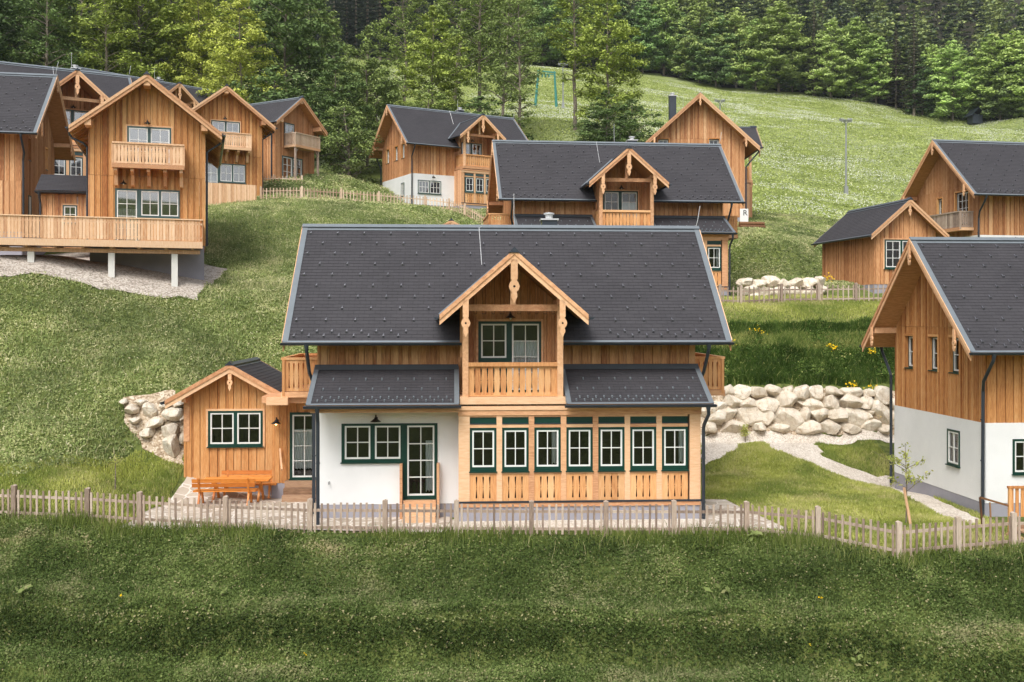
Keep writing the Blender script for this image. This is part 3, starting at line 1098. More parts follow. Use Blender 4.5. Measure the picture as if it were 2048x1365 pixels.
def gable_roof(parent, O, A, B, a0, a1, hb, ze, zr, cut=None, valley=None, guards=(), mats=('roof', 'soffit', 'flash'), barge=True, over=0.9,
               ridgecap=True, gut=True, th=.15, rake=.16, ends=(True, True), bw=1.0, pend=True, step=.16, cutwall=.9):
    """a pitched roof: ridge along A, slopes falling along +-B. cut=(a_lo,a_hi,b_limit) leaves the eave open for a dormer;
    valley=b -> a-limit where a dormer roof runs into the main slope"""
    Av, Bv = Vector(A), Vector(B)
    Ov = Vector(O)
    Z = Vector((0, 0, 1))
    ln = math.hypot(hb, zr - ze)
    mb = MB()
    mb.frame(O, A, B)
    fl = MB()
    fl.frame(O, A, B)
    for sgn in (-1, 1):
        S = (Bv * (-sgn * hb) + Z * (zr - ze)).normalized()
        N = (Bv * (sgn * (zr - ze)) + Z * hb).normalized()
        E = Ov + Bv * (sgn * hb) + Z * ze

        def rg(s, smid, sgn=sgn):
            b = sgn * (hb - s * hb / ln)
            bm_ = hb - smid * hb / ln
            lo, hi = a0, a1
            if valley:
                lo = valley(abs(b))
            if cut and sgn == cut[3] and bm_ > cut[2]:
                return [(lo, cut[0]), (cut[1], hi)]
            return [(lo, hi), (hi, hi)] if cut else [(lo, hi)]
        slope_face(mb, E, Av, S, N, rg, 0, ln, step, 0)
        # underside, eave and fascia
        segs = [(a0, a1)]
        if cut and sgn == cut[3]:
            segs = [(a0, cut[0]), (cut[1], a1)]
        for (p, q) in segs:
            lo0 = valley(hb) if valley else p
            lo1 = valley(0.001) if valley else p
            un = [E + Av * lo0 - N * th, E + Av * q - N * th, E + Av * q + S * ln - N * th, E + Av * lo1 + S * ln - N * th]
            mb.face(un[::-1], 1, .45)
            mb.face([E + Av * lo0 - N * th, E + Av * lo0 + N * 0, E + Av * q, E + Av * q - N * th], 1, .3)
        # sheet-metal rake strips
        for k, (ae, sg) in enumerate(((a0, 1), (a1, -1))):
            if valley and k == 0:
                continue
            if not ends[k]:
                continue
            w_ = rake
            for (x0, x1, h0, h1) in ((ae - sg * .02, ae + sg * w_, .03, .026),):
                q = [E + Av * x0 + N * h0 - S * .03, E + Av * x1 + N * h1 - S * .03, E + Av * x1 + N * h1 + S * ln, E + Av * x0 + N * h0 + S * ln]
                fl.face(q, 0, .5)
                fl.face([E + Av * x0 + N * h0 - S * .03, E + Av * x0 + N * h0 + S * ln, E + Av * x0 - N * .05 + S * ln, E + Av * x0 - N * .05 - S * .03], 0, .5)
                fl.face([q[1], q[2], E + Av * x1 + S * ln, E + Av * x1 - S * .03], 0, .4)
        if gut and not (valley and False):
            for (p, q) in segs:
                lo0 = valley(hb) if valley else p
                fl.face([E + Av * lo0 + N * .02 - S * .06, E + Av * q + N * .02 - S * .06, E + Av * q + N * .022 + S * .02, E + Av * lo0 + N * .022 + S * .02], 0, .5)
    if ridgecap:
        for sgn in (-1, 1):
            S = (Bv * (-sgn * hb) + Z * (zr - ze)).normalized()
            N = (Bv * (sgn * (zr - ze)) + Z * hb).normalized()
            hr = .09 if not valley else .05
            T = Ov + Z * (zr + hr)
            lo = (valley(0.001) if valley else a0 - .03)
            q = [T + Av * lo - S * .17 + N * .0, T + Av * (a1 + .03) - S * .17, T + Av * (a1 + .03), T + Av * lo]
            fl.face(q, 0, .5)
            fl.face([q[0], q[1], q[1] - N * .022, q[0] - N * .022], 1, .5)
            if not valley:
                for e in (q[0], q[1]):
                    pass
                c0 = Ov + Z * zr - S * .13 + N * .005
                fl.face([c0 + Av * lo, c0 + Av * (a1 + .03), q[1] + S * .03, q[0] + S * .03], 1, .2)
                c1 = Ov + Z * zr - S * .24 + N * .024
                fl.face([c1 + Av * lo, c1 + Av * (a1 + .03), c1 + Av * (a1 + .03) + S * .09, c1 + Av * lo + S * .09], 0, .5)
                for ax in (lo, a1 + .03):
                    c2 = Ov + Av * ax
                    fl.face([c2 + Z * zr - S * .17, c2 + Z * (zr + hr) - S * .17, c2 + Z * (zr + hr), c2 + Z * zr], 0, .5)
    ro = mb.build('roof', [M[x] if isinstance(x, str) else x for x in mats[:2]], parent)
    fl.build('flashing', [mats[2], 'flash_dark'], ro)
    k = (zr - ze) / hb
    if barge:
        for j, (ae, sg) in enumerate(((a0, 1), (a1, -1))):
            if not ends[j] or (valley and j == 0):
                continue
            bb = MB(O, A, B)
            zl = lambda b: zr - k * abs(b)
            for sgn in (-1, 1):
                for (o0, o1, x0, x1) in ((-.035, .125 * bw, -.045, .03), (.125 * bw, .30 * bw, -.01, .03)):
                    be = sgn * (hb + .0)
                    bb.prism([(ae + sg * x0, 0, zl(0) - o0), (ae + sg * x0, be, zl(be) - o0), (ae + sg * x0, be, zl(be) - o1), (ae + sg * x0, 0, zl(0) - o1)], (sg * (x1 - x0), 0, 0), 0)
            bb.build('bargeboard', 'pale', parent)
    if gut:
        for sgn in (-1, 1):
            segs = [(a0, a1)]
            if cut and sgn == cut[3]:
                segs = [(a0, cut[0]), (cut[1], a1)]
            if valley:
                segs = [(valley(hb) + .1, a1)]
            for (p, q) in segs:
                gutter(ro, O, A, B, p - .06, q + .06, sgn * (hb + .09), ze - .05)
    if guards:
        gm = MB()
        for sgn in guards:
            S = (Bv * (-sgn * hb) + Z * (zr - ze)).normalized()
            N = (Bv * (sgn * (zr - ze)) + Z * hb).normalized()
            E = Ov + Bv * (sgn * hb) + Z * ze
            rows = [(.22, .46, 0), (.42, .46, .23)] + [(.95 + .56 * r, .92, (.46 if r % 2 else 0)) for r in range(int((ln - 1.2) / .56) + 1)]
            for (s, sp, off) in rows:
                a = a0 + rake + .15 + off
                while a < a1 - rake - .1:
                    b = hb - s * hb / ln
                    okk = True
                    if cut and sgn == cut[3]:
                        xd = (cut[0] + cut[1]) / 2
                        zc_ = ze + s * (zr - ze) / ln
                        hw_ = (cut[4] - zc_) / .874 if zc_ < cut[4] else 0
                        if abs(a - xd) < hw_ + .12 or (cut[0] < a < cut[1] and b > cut[2] - .05):
                            okk = False
                    if okk:
                        p = E + Av * a + S * s + N * .012
                        gm.frame(p, Av, S, N)
                        gm.prism([(-.038, -.06, 0), (.038, -.06, 0), (.026, -.035, .072), (-.026, -.035, .072)], (0, .015, .004), 0, .5)
                        gm.box(-.016, .016, -.03, .13, .0, .014, 0, .5)
                    a += sp
        if gm.f:
            tag(gm.build('snow_guard', 'steel_dark', ro), kind='stuff')
    return ro


M['steel_dark'] = plain('snow_guard_metal', s2l(104, 104, 110), 0.35, 0.5, 0.5, 0.1)


def lean_roof(parent, x0, x1, y_top, z_top, y_bot, z_bot, guards=True, ends=(True, True)):
    """the low roofs over the ground floor, leaning against the front wall"""
    O = Vector((0, y_bot, z_bot))
    S = Vector((0, y_top - y_bot, z_top - z_bot))
    ln = S.length
    S.normalize()
    N = Vector((0, -S.z, S.y))
    A = Vector((1, 0, 0))
    mb = MB()
    slope_face(mb, O, A, S, N, lambda s, m: [(x0, x1)], 0, ln, .16, 0)
    mb.face([O + A * x0 - N * .14, O + A * x0 + S * ln - N * .14, O + A * x1 + S * ln - N * .14, O + A * x1 - N * .14], 1, .4)
    mb.face([O + A * x0 - N * .14, O + A * x1 - N * .14, O + A * x1, O + A * x0], 1, .4)
    for xx in (x0, x1):
        mb.face([O + A * xx - N * .14, O + A * xx, O + A * xx + S * ln, O + A * xx + S * ln - N * .14], 1, .4)
    ro = mb.build('lower_roof', ['roof', 'pale_x'], parent)
    fl = MB()
    for xx, sg in ((x0, 1), (x1, -1)):
        q = [O + A * (xx - sg * .02) + N * .03 - S * .03, O + A * (xx + sg * .13) + N * .028 - S * .03, O + A * (xx + sg * .13) + N * .028 + S * ln, O + A * (xx - sg * .02) + N * .03 + S * ln]
        fl.face(q, 0, .5)
        fl.face([q[0], q[3], q[3] - N * .12, q[0] - N * .12], 0, .5)
    fl.face([O + A * x0 + N * .022 - S * .06, O + A * x1 + N * .022 - S * .06, O + A * x1 + N * .024 + S * .03, O + A * x0 + N * .024 + S * .03], 0, .5)
    fl.frame(O + S * ln)
    fl.face([O + A * x0 + N * .026 + S * (ln - .2), O + A * x1 + N * .026 + S * (ln - .2), O + A * x1 + N * .1 + S * ln, O + A * x0 + N * .1 + S * ln], 1, .5)
    fl.build('flashing', ['flash', 'flash_dark'], ro)
    gutter(ro, (0, 0, 0), (1, 0, 0), (0, 1, 0), x0 - .08, x1 + .08, y_bot - .09, z_bot - .05)
    if guards:
        gm = MB()
        rows = [(.18, .25, 0), (.36, .25, .12), (.85, .5, .1), (1.45, .5, .35)]
        for s, sp, off in rows:
            a = x0 + .3 + off
            while a < x1 - .2:
                gm.frame(O + A * a + S * s + N * .012, A, S, N)
                gm.box(-.02, .02, -.06, .085, .0, .014, 0, .5)
                gm.prism([(-.016, -.05, 0), (.016, -.05, 0), (.016, -.04, .06), (-.016, -.04, .06)], (0, .012, .003), 0, .5)
                a += sp
        tag(gm.build('snow_guard', 'flash', ro), kind='stuff')
    return ro


def balcony(parent, fr, u0, u1, z, depth, h=1.02, sides=True, mat='panel', brackets=0, roof_beam=True, bz=.75, rail='pale_x', wallgap=0.0):
    """projecting balcony: floor, sawn balusters on three sides, hand rail"""
    mb = fr.mb()
    mb.box(u0, u1, 0, depth, z - .12, z, 0)
    mb.box(u0 - .02, u1 + .02, depth + .002, depth + .05, z - .20, z + .0, 0)
    for u in (u0, u1):
        sg = 1 if u == u0 else -1
        mb.box(min(u, u - sg * .04), max(u, u - sg * .04), 0, depth, z - .18, z - .001, 0)
    for k in range(brackets):
        u = u0 + .12 + (u1 - u0 - .24) * k / (brackets - 1)
        mb.prism([(u - .08, 0, z - .13), (u - .08, depth - .06, z - .13), (u - .08, depth - .06, z - .34), (u - .08, .4 * depth, z - .48), (u - .08, .24 * depth, z - bz), (u - .08, 0, z - bz - .05)], (.16, 0, 0), 0)
    bo = mb.build('balcony', rail, parent)
    rb = fr.mb()
    balusters(rb, u0 + .05, u1 - .05, z + .02, z + h - .06, depth - .03, depth)
    rb.box(u0 - .02, u1 + .02, depth - .10, depth + .05, z + h - .06, z + h + .02)
    rb.box(u0 + .04, u1 - .04, depth - .075, depth - .031, z + h - .24, z + h - .12)
    for u in (u0, u1):
        rb.box(u - .05, u + .05, depth - .08, depth + .01, z - .12, z + h - .061)
    if sides:
        for u, sg in ((u0, 1), (u1, -1)):
            s2 = MB()
            rb2 = Fr(tuple(fr.mb().P(u, 0, 0)), fr.n, tuple(-sg * x for x in fr.u))
            old = (rb.o, rb.A, rb.B)
            rb.o, rb.A, rb.B = Vector(rb2.o), Vector(rb2.u), Vector(rb2.n)
            balusters(rb, .02 + wallgap, depth - .06, z + .02, z + h - .06, -.03, 0)
            rb.box(.0, depth - .101, -.08, .03, z + h - .06, z + h + .02)
            rb.o, rb.A, rb.B = old
    rb.build('railing', mat, bo)
    return bo


def rod(parent, pts, r=.012):
    mb = MB()
    mb.tube(pts, r, 5)
    return mb.build('lightning_rod', 'rodm', parent)


def chimney(parent, x, y, z0, z1, w=.55):
    mb = MB()
    mb.box(x - w / 2, x + w / 2, y - w / 2, y + w / 2, z0, z1, 0, .5)
    mb.box(x - w / 2 - .05, x + w / 2 + .05, y - w / 2 - .05, y + w / 2 + .05, z1 + .003, z1 + .06, 1, .5)
    mb.lathe((x, y, z1 + .06), [(.14, 0), (.14, .16), (.2, .17), (.2, .22), (0, .26)], 12, 1)
    return mb.build('chimney', ['gutter', 'rodm'], parent)


HD, ZE, ZR, HW = 4.36, 5.5, 9.44, 3.45
KS = (ZR - ZE) / HD


def chalet(label, loc, rot, wide=False, xl=6.07, xr=6.07, name='timber_chalet', lower='plaster', guards=True, gl=(), gr=(), balc=(), chim=(1.6, 2.0, 10.1), front_win=True,
           boards='plank', gboards='plank', wood='larch', gwood='larch', gl_balc=None, group='timber chalets on the slope', det=True, green='green', gl_low=(), gr_low=(), lamps=True, pipes='lr', link=False, curtains=True, rods=True, xd=.06):
    H0 = empty(name, loc, rot, label, 'house', group)
    ov = .93
    wd = .06 + 1.62                                   # half width of the dormer body
    tdorm = lambda u: 8.22 - abs(u - xd) * .874 - .17
    zu = ZE + (HD - HW) * KS - .19
    split = 3.1
    yb = -5.05                                        # plane of the bay and the balcony front
    # ---- roofs
    gable_roof(H0, (0, 0, 0), (1, 0, 0), (0, 1, 0), -xl - ov, xr + ov, HD, ZE, ZR, cut=(xd - 1.62, xd + 1.62, HW + .02, -1, 8.25), guards=(-1,) if guards else ())
    val = lambda b: (ZR - (8.25 - b * .874)) / KS - .02       # distance from the ridge where the dormer roof dies into the slope
    gable_roof(H0, (xd, 0, 0), (0, -1, 0), (1, 0, 0), 0, 5.72, 2.23, 6.30, 8.25, valley=val, mats=('roof_y', 'soffit', 'flash_dark'), ends=(False, True), th=.12, rake=.03, bw=.95, step=.17)
    vb = MB()
    for sg in (-1, 1):                                  # valley sheets
        p0 = Vector((xd, -val(0) + .0, 8.25))
        p1 = Vector((xd + sg * 2.23, -val(2.23), 6.30))
        n_ = Vector((0, -KS, 1)).normalized()
        dr = (p1 - p0).normalized()
        sdv = dr.cross(n_) * (-.09 if sg < 0 else .09)
        if sdv.x * sg < 0:
            sdv = -sdv
        vb.face([p0 + n_ * .03, p0 + sdv + n_ * .03, p1 + sdv + n_ * .03, p1 + n_ * .03], 0, .5)
    vb.build('valley_flashing', 'flash', H0)
    cpm = MB()
    cpm.prism([(xd - .16, -5.80, 8.18), (xd + .16, -5.80, 8.18), (xd, -5.80, 8.36)], (0, .5, 0), 0, .5)
    cpm.build('ridge_end_cap', 'gutter', H0)
    # ---- upper walls
    dw = (xd - 1.02, xd + 1.0, 3.86, 6.12)
    topf = lambda u: max(zu, tdorm(u)) if abs(u - xd) < 1.62 else zu
    lowz = (3.7 if wide else split)
    board_wall(front(-HW), -xl, xr, lowz, topf, [(dw[0], dw[1], dw[2], dw[3])], 'front_wall', wood, H0, boards)
    window(H0, front(-HW), [(dw[0], dw[1], 3.86, 6.12)], [(dw[0] + .09, xd - .12, 4.95, 6.04, 2, 2), (xd + .06, dw[1] - .07, 3.92, 6.04, 2, 4)], green,
           curtains=[(xd + .1, dw[1] - .1, 3.95, 5.5)] if curtains else [], name='balcony_door')
    gtop = lambda u: ZR - .2 - abs(u) * KS
    for fr, holes_u, holes_l, bal in ((gleft(-xl), gl, gl_low, gl_balc), (gright(xr), gr, gr_low, None)):
        low = 3.7 if wide else split
        board_wall(fr, -HW, HW, low if lower != 'wood' else .45, gtop, [h[:4] for h in holes_u] + ([h[:4] for h in holes_l] if lower == 'wood' else []), 'gable_wall', gwood, H0, gboards, seam=6.25 if not wide else None)
        for h in holes_u:
            kx, kz = (h[4], h[5]) if len(h) > 5 else (1, 2)
            window(H0, fr, [h[:4]], [(h[0] + .06, h[1] - .06, h[2] + .06, h[3] - .06, kx, kz)], green, recess=.16, trim='larch_warm')
        if lower == 'plaster':
            panel_wall(fr, -HW, HW, .44, low - .002, [h[:4] for h in holes_l], 'plaster_wall', 'plaster', H0)
        for h in holes_l:
            window(H0, fr, [h[:4]], [(h[0] + .07, h[1] - .07, h[2] + .07, h[3] - .07, 2, 2)], green, trim=None, curtains=[(h[0] + .1, h[0] + .3, h[2] + .1, h[3] - .1), (h[1] - .3, h[1] - .1, h[2] + .1, h[3] - .1)])
        mb = fr.mb()
        mb.box(-HW - .01, HW + .01, -.10, -.012, -2.5, .43, 0, .5)
        mb.build('plinth', 'plinth', H0)
        # purlin ends carrying the overhang
        for u in (-HW + .1, 0, HW - .1):
            pm = fr.mb()
            z = gtop(u) - .02
            pm.box(u - .09, u + .09, -.1, ov - .06, z - .22, z, 0)
            pm.build('purlin', 'pale', H0)
        for u, s in ((0, .8), (-HW + .1, .8), (HW - .1, .8)):
            if det:
                pendant(H0, fr.mb(), u, ov + .07, gtop(u) + .0, .7)
    board_wall(rear(HW), -xr, xl, .45, zu, [], 'rear_wall', wood, H0, boards)
    # ---- ground floor
    if not wide:
        fw = [(-5.1, -2.9, 1.4, 2.56)] if front_win else []
        if lower == 'plaster':
            panel_wall(front(-HW), -xl, xr, .44, split - .002, fw, 'plaster_wall', 'plaster', H0)
        else:
            board_wall(front(-HW), -xl, xr, .44, split - .002, fw, 'lower_front_wall', wood, H0, boards)
        for q in fw:
            m = (q[0] + q[1]) / 2
            window(H0, front(-HW), [q], [(q[0] + .07, m - .05, q[2] + .07, q[3] - .07, 3, 2), (m + .05, q[1] - .07, q[2] + .07, q[3] - .07, 3, 2)], green, trim=None)
            if lamps:
                lamp(H0, front(-HW), m + .3, q[3] + .25)
        mb = front(-HW).mb()
        mb.box(-xl - .01, xr + .01, -.10, -.012, -2.5, .43, 0, .5)
        mb.build('plinth', 'plinth', H0)
        b0, b1, nwin, u00 = xd - 1.72, xd + 1.72, 3, xd - .985
        side_d = -yb - HW
    else:
        b0, b1, nwin, u00 = -1.60, 5.86, 7, -.85
        side_d = -yb - HW
    # bay: posts, rails, windows, green fields, sawn panels
    f = front(yb)
    top = 3.52
    mb = f.mb()
    pw = .34 if wide else .22
    mb.box(b0, b0 + pw, -.16, 0, .46, top - .26)
    mb.box(b1 - pw, b1, -.16, 0, .46, top - .26)
    edges = [u00 - .985 / 2 + .985 * k for k in range(nwin + 1)]
    for e in edges[1:-1]:
        mb.box(e - .085, e + .085, -.16, -.004, .64, top - .26)
    ppanels = []
    wins = []
    for k in range(nwin):
        c = u00 + .985 * k
        l = max(edges[k] + .085, b0 + pw) if k == 0 else edges[k] + .085
        r = min(edges[k + 1] - .085, b1 - pw) if k == nwin - 1 else edges[k + 1] - .085
        mb.box(l, r, -.14, -.012, 2.88, 2.98)
        mb.box(l, r, -.14, -.010, 1.46, 1.53)
        mb.box(l, r, -.14, -.018, 3.20, top - .26)
        if r - l > .82:
            for (a, b) in ((l, c - .40), (c + .40, r)):
                if b - a > .004:
                    mb.box(a, b, -.14, -.03, 1.53, 2.88)
        wins.append((c, l, r))
    mb.box(b0 - .02, b1 + .02, -.18, .03, top - .26, top - .10)
    mb.box(b0 - .06, b1 + .02, -.18, .06, top - .098, top + .02)
    mb.box(b0, b1, -.16, .012, .46, .58)
    bay = mb.build('window_bay', 'pale_x', H0)
    for c, l, r in wins:
        pb = f.mb()
        balusters(pb, l, r, .64, 1.46, -.07, -.03, .205)
        pb.build('sawn_panel', 'panel', bay)
    gb = f.mb()
    for c, l, r in wins:
        gb.box(l, r, -.12, -.05, 2.98, 3.2, 0, .5)
        gb.box(l, r, -.05, .005, 2.982, 3.01, 1, .5)
        gb.box(l, r, -.12, -.10, .60, 1.46, 2, .3)  # near-black board: shade behind the sawn slots put into colour
    gb.box(b0 - .02, b1 + .03, -.16, .035, .585, .64, 1, .5)
    gb.build('painted_field', [green, 'gutter', 'dark'], bay)
    for c, l, r in wins:
        kq = int(round((c - u00) / .985))
        cur = [(c + .14, c + .28, 1.74, 2.74)] if kq in (nwin - 1, 2) else []
        window(H0, f, [(c - .4, c + .4, 1.55, 2.87)], [(c - .335, c + .335, 1.68, 2.80, 2, 2)], green, proud=-.012, trim=None, curtains=cur)
    mb = MB()
    for sg, xx in ((-1, b0), (1, b1)):
        fr = gleft(xx) if sg < 0 else gright(xx)
        m2 = fr.mb()
        n = max(2, int(side_d / .16)) * 2
        ua, ub = (HW, -yb - .161) if sg < 0 else (yb + .161, -HW)
        if wide and sg > 0:
            ub = 3.4
        for k in range(n):
            p, q = ua + (ub - ua) * k / n, ua + (ub - ua) * (k + 1) / n
            m2.box(p, q, -.06, -.002 if k % 2 else -.02, .46, top)
        m2.build('bay_side', 'pale' if not (wide and sg > 0) else 'panel', H0)
    mb.box(b0 + .02, b1 - .02, yb + .03, -HW + .1, -1.5, .455, 0, .5)
    mb.build('bay_plinth', 'plinth', H0)
    if wide:
        # white wall beside the bay with its window group and door
        ys = -4.25
        fw = front(ys)
        outs = [(-5.22, -3.345, 1.75, 2.95), (-3.345, -2.25, .62, 2.95)]
        panel_wall(fw, -5.95, b0 + .01, .44, 3.52, outs, 'plaster_wall', 'plaster', H0)
        window(H0, fw, outs, [(-5.12, -4.33, 1.85, 2.88, 2, 2), (-4.19, -3.40, 1.85, 2.88, 2, 2), (-3.19, -2.35, .70, 2.88, 2, 4)], green, trim=None, sill=True,
               curtains=[(-2.62, -2.42, .8, 2.4)])
        mb = MB()
        mb.box(-6.0, b0, ys + .012, ys + .2, -1, .435, 0, .5)
        mb.build('plinth', 'plinth', H0)
        lamp(H0, fw, -4.15, 3.06)
        m2 = gleft(-5.95).mb()
        m2.box(-2.0, -ys - .062, -.06, 0, .44, 3.52, 0, .5)
        m2.build('side_plaster_wall', 'plaster', H0)
        bm_ = MB()
        bm_.box(-6.05, b0 + .02, -5.3, -5.12, 3.38, 3.56, 0)
        bm_.build('eave_beam', 'pale_x', H0)
        lean_roof(H0, -6.13, xd - 1.66, -HW - .01, 4.66, -5.45, 3.64)
        lean_roof(H0, xd + 1.62, 6.15, -HW - .01, 4.66, -5.45, 3.64)
        downpipe(H0, [(-5.8, -5.54, 3.55), (-5.8, -5.5, 3.35), (-5.8, -5.4, 3.1), (-5.8, -5.38, .02)])
        downpipe(H0, [(5.98, -5.54, 3.55), (6.0, -5.5, 3.3), (5.93, -5.2, 2.95), (5.93, -5.12, 2.8), (5.93, -5.12, .05)])
        mb = MB()                                       # trestle under the white wall's door
        for k in range(3):
            mb.box(-3.3, -2.3, ys - .30 * (k + 1), ys - .30 * k - .004, -.05, .58 - .19 * k, 0)
        mb.box(-3.41, -3.33, ys - .36, ys - .01, 0.0, 1.72, 0)
        mb.box(-2.27, -2.19, ys - .36, ys - .01, 0.0, 1.72, 0)
        mb.build('door_steps', 'pale_x', H0)
        tp = MB()
        tp.tube([(-5.6, ys - .002, 1.15), (-5.6, ys - .1, 1.15), (-5.6, ys - .1, 1.08)], .02, 6)
        tp.build('garden_tap', 'steel', H0)
    # ---- balcony in the dormer
    sidf = HW + yb
    bt = 4.87
    for x in (xd - 1.45, xd + 1.45):
        bb = MB()
        bb.box(x - .09, x + .09, yb + .0, yb + .18, 3.6, 6.85, 0)
        bb.build('post', 'pale', H0)
    bb = MB()
    bb.box(xd - 1.36, xd + 1.36, yb + .02, yb + .17, 6.44, 6.64, 0)
    bb.box(xd - .08, xd + .08, yb + .03, yb + .15, 6.64, 7.95, 0)
    bb.build('dormer_truss', 'pale', H0)
    for sg in (-1, 1):
        br = MB()
        br.box(xd + sg * 1.45 - .08, xd + sg * 1.45 + .08, -5.68, -3.3, 6.62 - .0, 6.80, 0)
        br.build('dormer_purlin', 'pale', H0)
    br = MB()
    br.box(xd - .08, xd + .08, -5.68, -1.6, 7.88, 8.05, 0)
    br.build('dormer_purlin', 'pale', H0)
    for u, z, s in ((xd, 7.98, 1.0), (xd - 1.45, 6.76, .85), (xd + 1.45, 6.76, .85)):
        pendant(H0, front(-5.70).mb(), u, .03, z, s * 1.22)
    fl_ = MB()
    fl_.box(xd - 1.62, xd + 1.62, yb - .06, -HW - .02, 3.60, 3.82, 0)
    bo = fl_.build('balcony', 'pale_x', H0)
    rb = front(yb).mb()
    balusters(rb, xd - 1.36, xd + 1.36, 3.86, 4.78, -.12, -.08, .19)
    rb.box(xd - 1.36, xd + 1.36, -.14, 0.005, bt - .12, bt)
    rb.box(xd - 1.36, xd + 1.36, -.10, -.075, 3.83, 3.87)
    for x, sg in ((xd - 1.45, -1), (xd + 1.45, 1)):
        rb.frame((x, 0, 0), (0, 1, 0), (sg, 0, 0))
        balusters(rb, yb + .18, -HW - .03, 3.86, 4.78, .04, .08)
        rb.box(yb + .18, -HW - .03, -.03, .09, bt - .12, bt)
    rb.build('railing', 'panel', bo)
    # dormer cheeks above the main slope
    for sg in (-1, 1):
        ck = MB()
        x = xd + sg * 1.58
        zt = tdorm(x)
        n = 14
        y0_, y1_ = -HW + .02, -(ZR - zt) / KS
        for k in range(n):
            p, q = y0_ + (y1_ - y0_) * k / n, y0_ + (y1_ - y0_) * (k + 1) / n
            o_ = .02 if k % 2 else 0
            zr_ = lambda y: ZR + y * KS - .02
            ck.prism([(x + sg * o_, p, zr_(p)), (x + sg * o_, q, zr_(q)), (x + sg * o_, q, zt), (x + sg * o_, p, zt)], (-sg * .05, 0, 0), 0)
        n2 = 4
        for k in range(n2):                          # boarded return beside the balcony, under the main eave
            p, q = -HW - .9 + .9 * k / n2, -HW - .9 + .9 * (k + 1) / n2
            ck.box(x - .025, x + .025, p, q - .004, 5.2 if not wide else 5.0, 6.62, 0)
        ck.build('dormer_cheek', wood, H0)
    if lamps:
        lamp(H0, front(-HW), xd, 6.26)
    # ---- side balconies over the entrances
    for sg in balc:
        fr = gleft(-xl) if sg < 0 else gright(xr)
        balcony(H0, fr, -2.0, 2.05, 3.78, 1.32, 1.12)
    if gl_balc:
        balcony(H0, gleft(-xl), gl_balc[0], gl_balc[1], gl_balc[2], .95, 1.0, mat='greywood')
    if chim:
        chimney(H0, chim[0], chim[1], ZR - 2.6, chim[2])
    # main downpipes
    for sg in (-1, 1):
        xe = -xl - .2 if sg < 0 else xr + .2
        ch_ = 'l' if sg < 0 else 'r'
        if ch_ in pipes:
            end = .0
            downpipe(H0, [(xe, -HD - .09, ZE - .1), (xe, -HD - .05, ZE - .3), (xe, -HW - .35, ZE - 1.0), (xe + (.1 if wide else .12) * -sg, -HW - .09, ZE - 1.35), (xe + .1 * -sg, -HW - .09, end)])
    if pipes == 'lr' and not wide:
        downpipe(H0, [(-xl - .1, HD + .09, ZE - .1), (-xl - .1, HD + .02, ZE - .3), (-xl - .1, HW + .3, ZE - .95), (-xl - .1, HW + .08, ZE - 1.2), (-xl - .1, HW + .08, .0)])
    if rods:
        rod(H0, [(xr + .85, 0, ZR + .05), (xr + .9, -.05, ZR + .25), (xr + 1.0, 0, ZR + .8)])
        rod(H0, [(xd - .85, -1.6, ZR - 1.5), (xd - .93, -.9, ZR - .1), (xd - .85, -.8, ZR - .06)])
        rod(H0, [(xd + .35, 0, ZR - .05), (xd + .33, .02, ZR + .5), (xd + .33, .02, ZR + 1.2)])
    return H0


# ------------------------------------------------------------------ the chalets
VAR = 'timber chalets on the slope'
# front house, centre of the picture
HA = chalet('big chalet with seven green windows in a row behind the picket fence', (-0.32, 36.3, 0), R(3.3), wide=True, balc=(-1, 1), chim=(1.75, 1.2, ZR + .35), curtains=True)
# its twin one terrace up
HC = chalet('twin of the front chalet one terrace higher, its ridge just above the front roof', (5.8, 62.0, 7.35), R(5.9), wide=True, balc=(-1, 1), chim=(1.75, 1.2, ZR + .35))
# white-based chalet with three narrow gable windows
GW3 = ((-2.5, -1.76, 4.65, 5.9, 1, 2), (-.52, .22, 4.65, 5.9, 1, 2), (1.06, 1.80, 4.65, 5.9, 1, 2))
HB = chalet('white and timber chalet with three narrow gable windows beside the sapling', (21.49, 37.7, -.35), R(3.3), gl=GW3, gl_low=((.95, 1.85, 1.4, 2.65),), gboards='batten', gwood='larch_warm', wood='larch_warm', chim=None)
HD_ = chalet('chalet with a small gable balcony beyond the low timber annex', (34.0, 67.2, 8.2), R(10), gl=((-.95, -.4, 4.5, 5.8, 1, 2), (1.0, 2.4, 3.9, 5.95, 3, 4)), gl_balc=(-.2, 2.9, 3.6), gboards='batten', chim=None)
HE = chalet('chalet with tall grey chimney showing its plain gable above the second roof', (13.75, 81.8, 13.2), R(90), lower='wood', gl=((-2.95, -2.15, 5.1, 6.25, 2, 2), (.8, 1.6, 5.1, 6.25, 2, 2)), chim=(1.2, .75, ZR + 1.5), guards=False)
HF = chalet('small white-based chalet in front of the tall trees with fence below', (-5.3, 93.4, 15.5), R(29), xl=5.6, xr=5.3, gl=GW3, gl_low=((1.0, 1.7, 1.3, 2.5),), gboards='batten', guards=False, green='green_grey')
HL1 = chalet('all-timber chalet cut by the picture edge above the long deck', (-32.3, 55.9, 10.3), R(11), lower='wood', gr=((-2.25, -1.75, 4.4, 5.6, 1, 2), (1.35, 1.85, 4.4, 5.6, 1, 2)), gr_low=((-2.25, -1.7, 1.4, 2.5),), gboards='batten', chim=None, green='green_grey')
HL3 = chalet('chalet whose carved dormer peeps out between the deck houses', (-30.1, 69.0, 13.5), R(30), xl=6.07, xr=3.2, guards=False, chim=(.8, 1.4, ZR + .4), green='green_grey')
HL6 = chalet('farthest chalet roof in front of the forest above the gable houses', (-34.4, 97.5, 19.4), R(45), guards=False, chim=(1.6, 1.6, ZR + .5), green='green_grey')


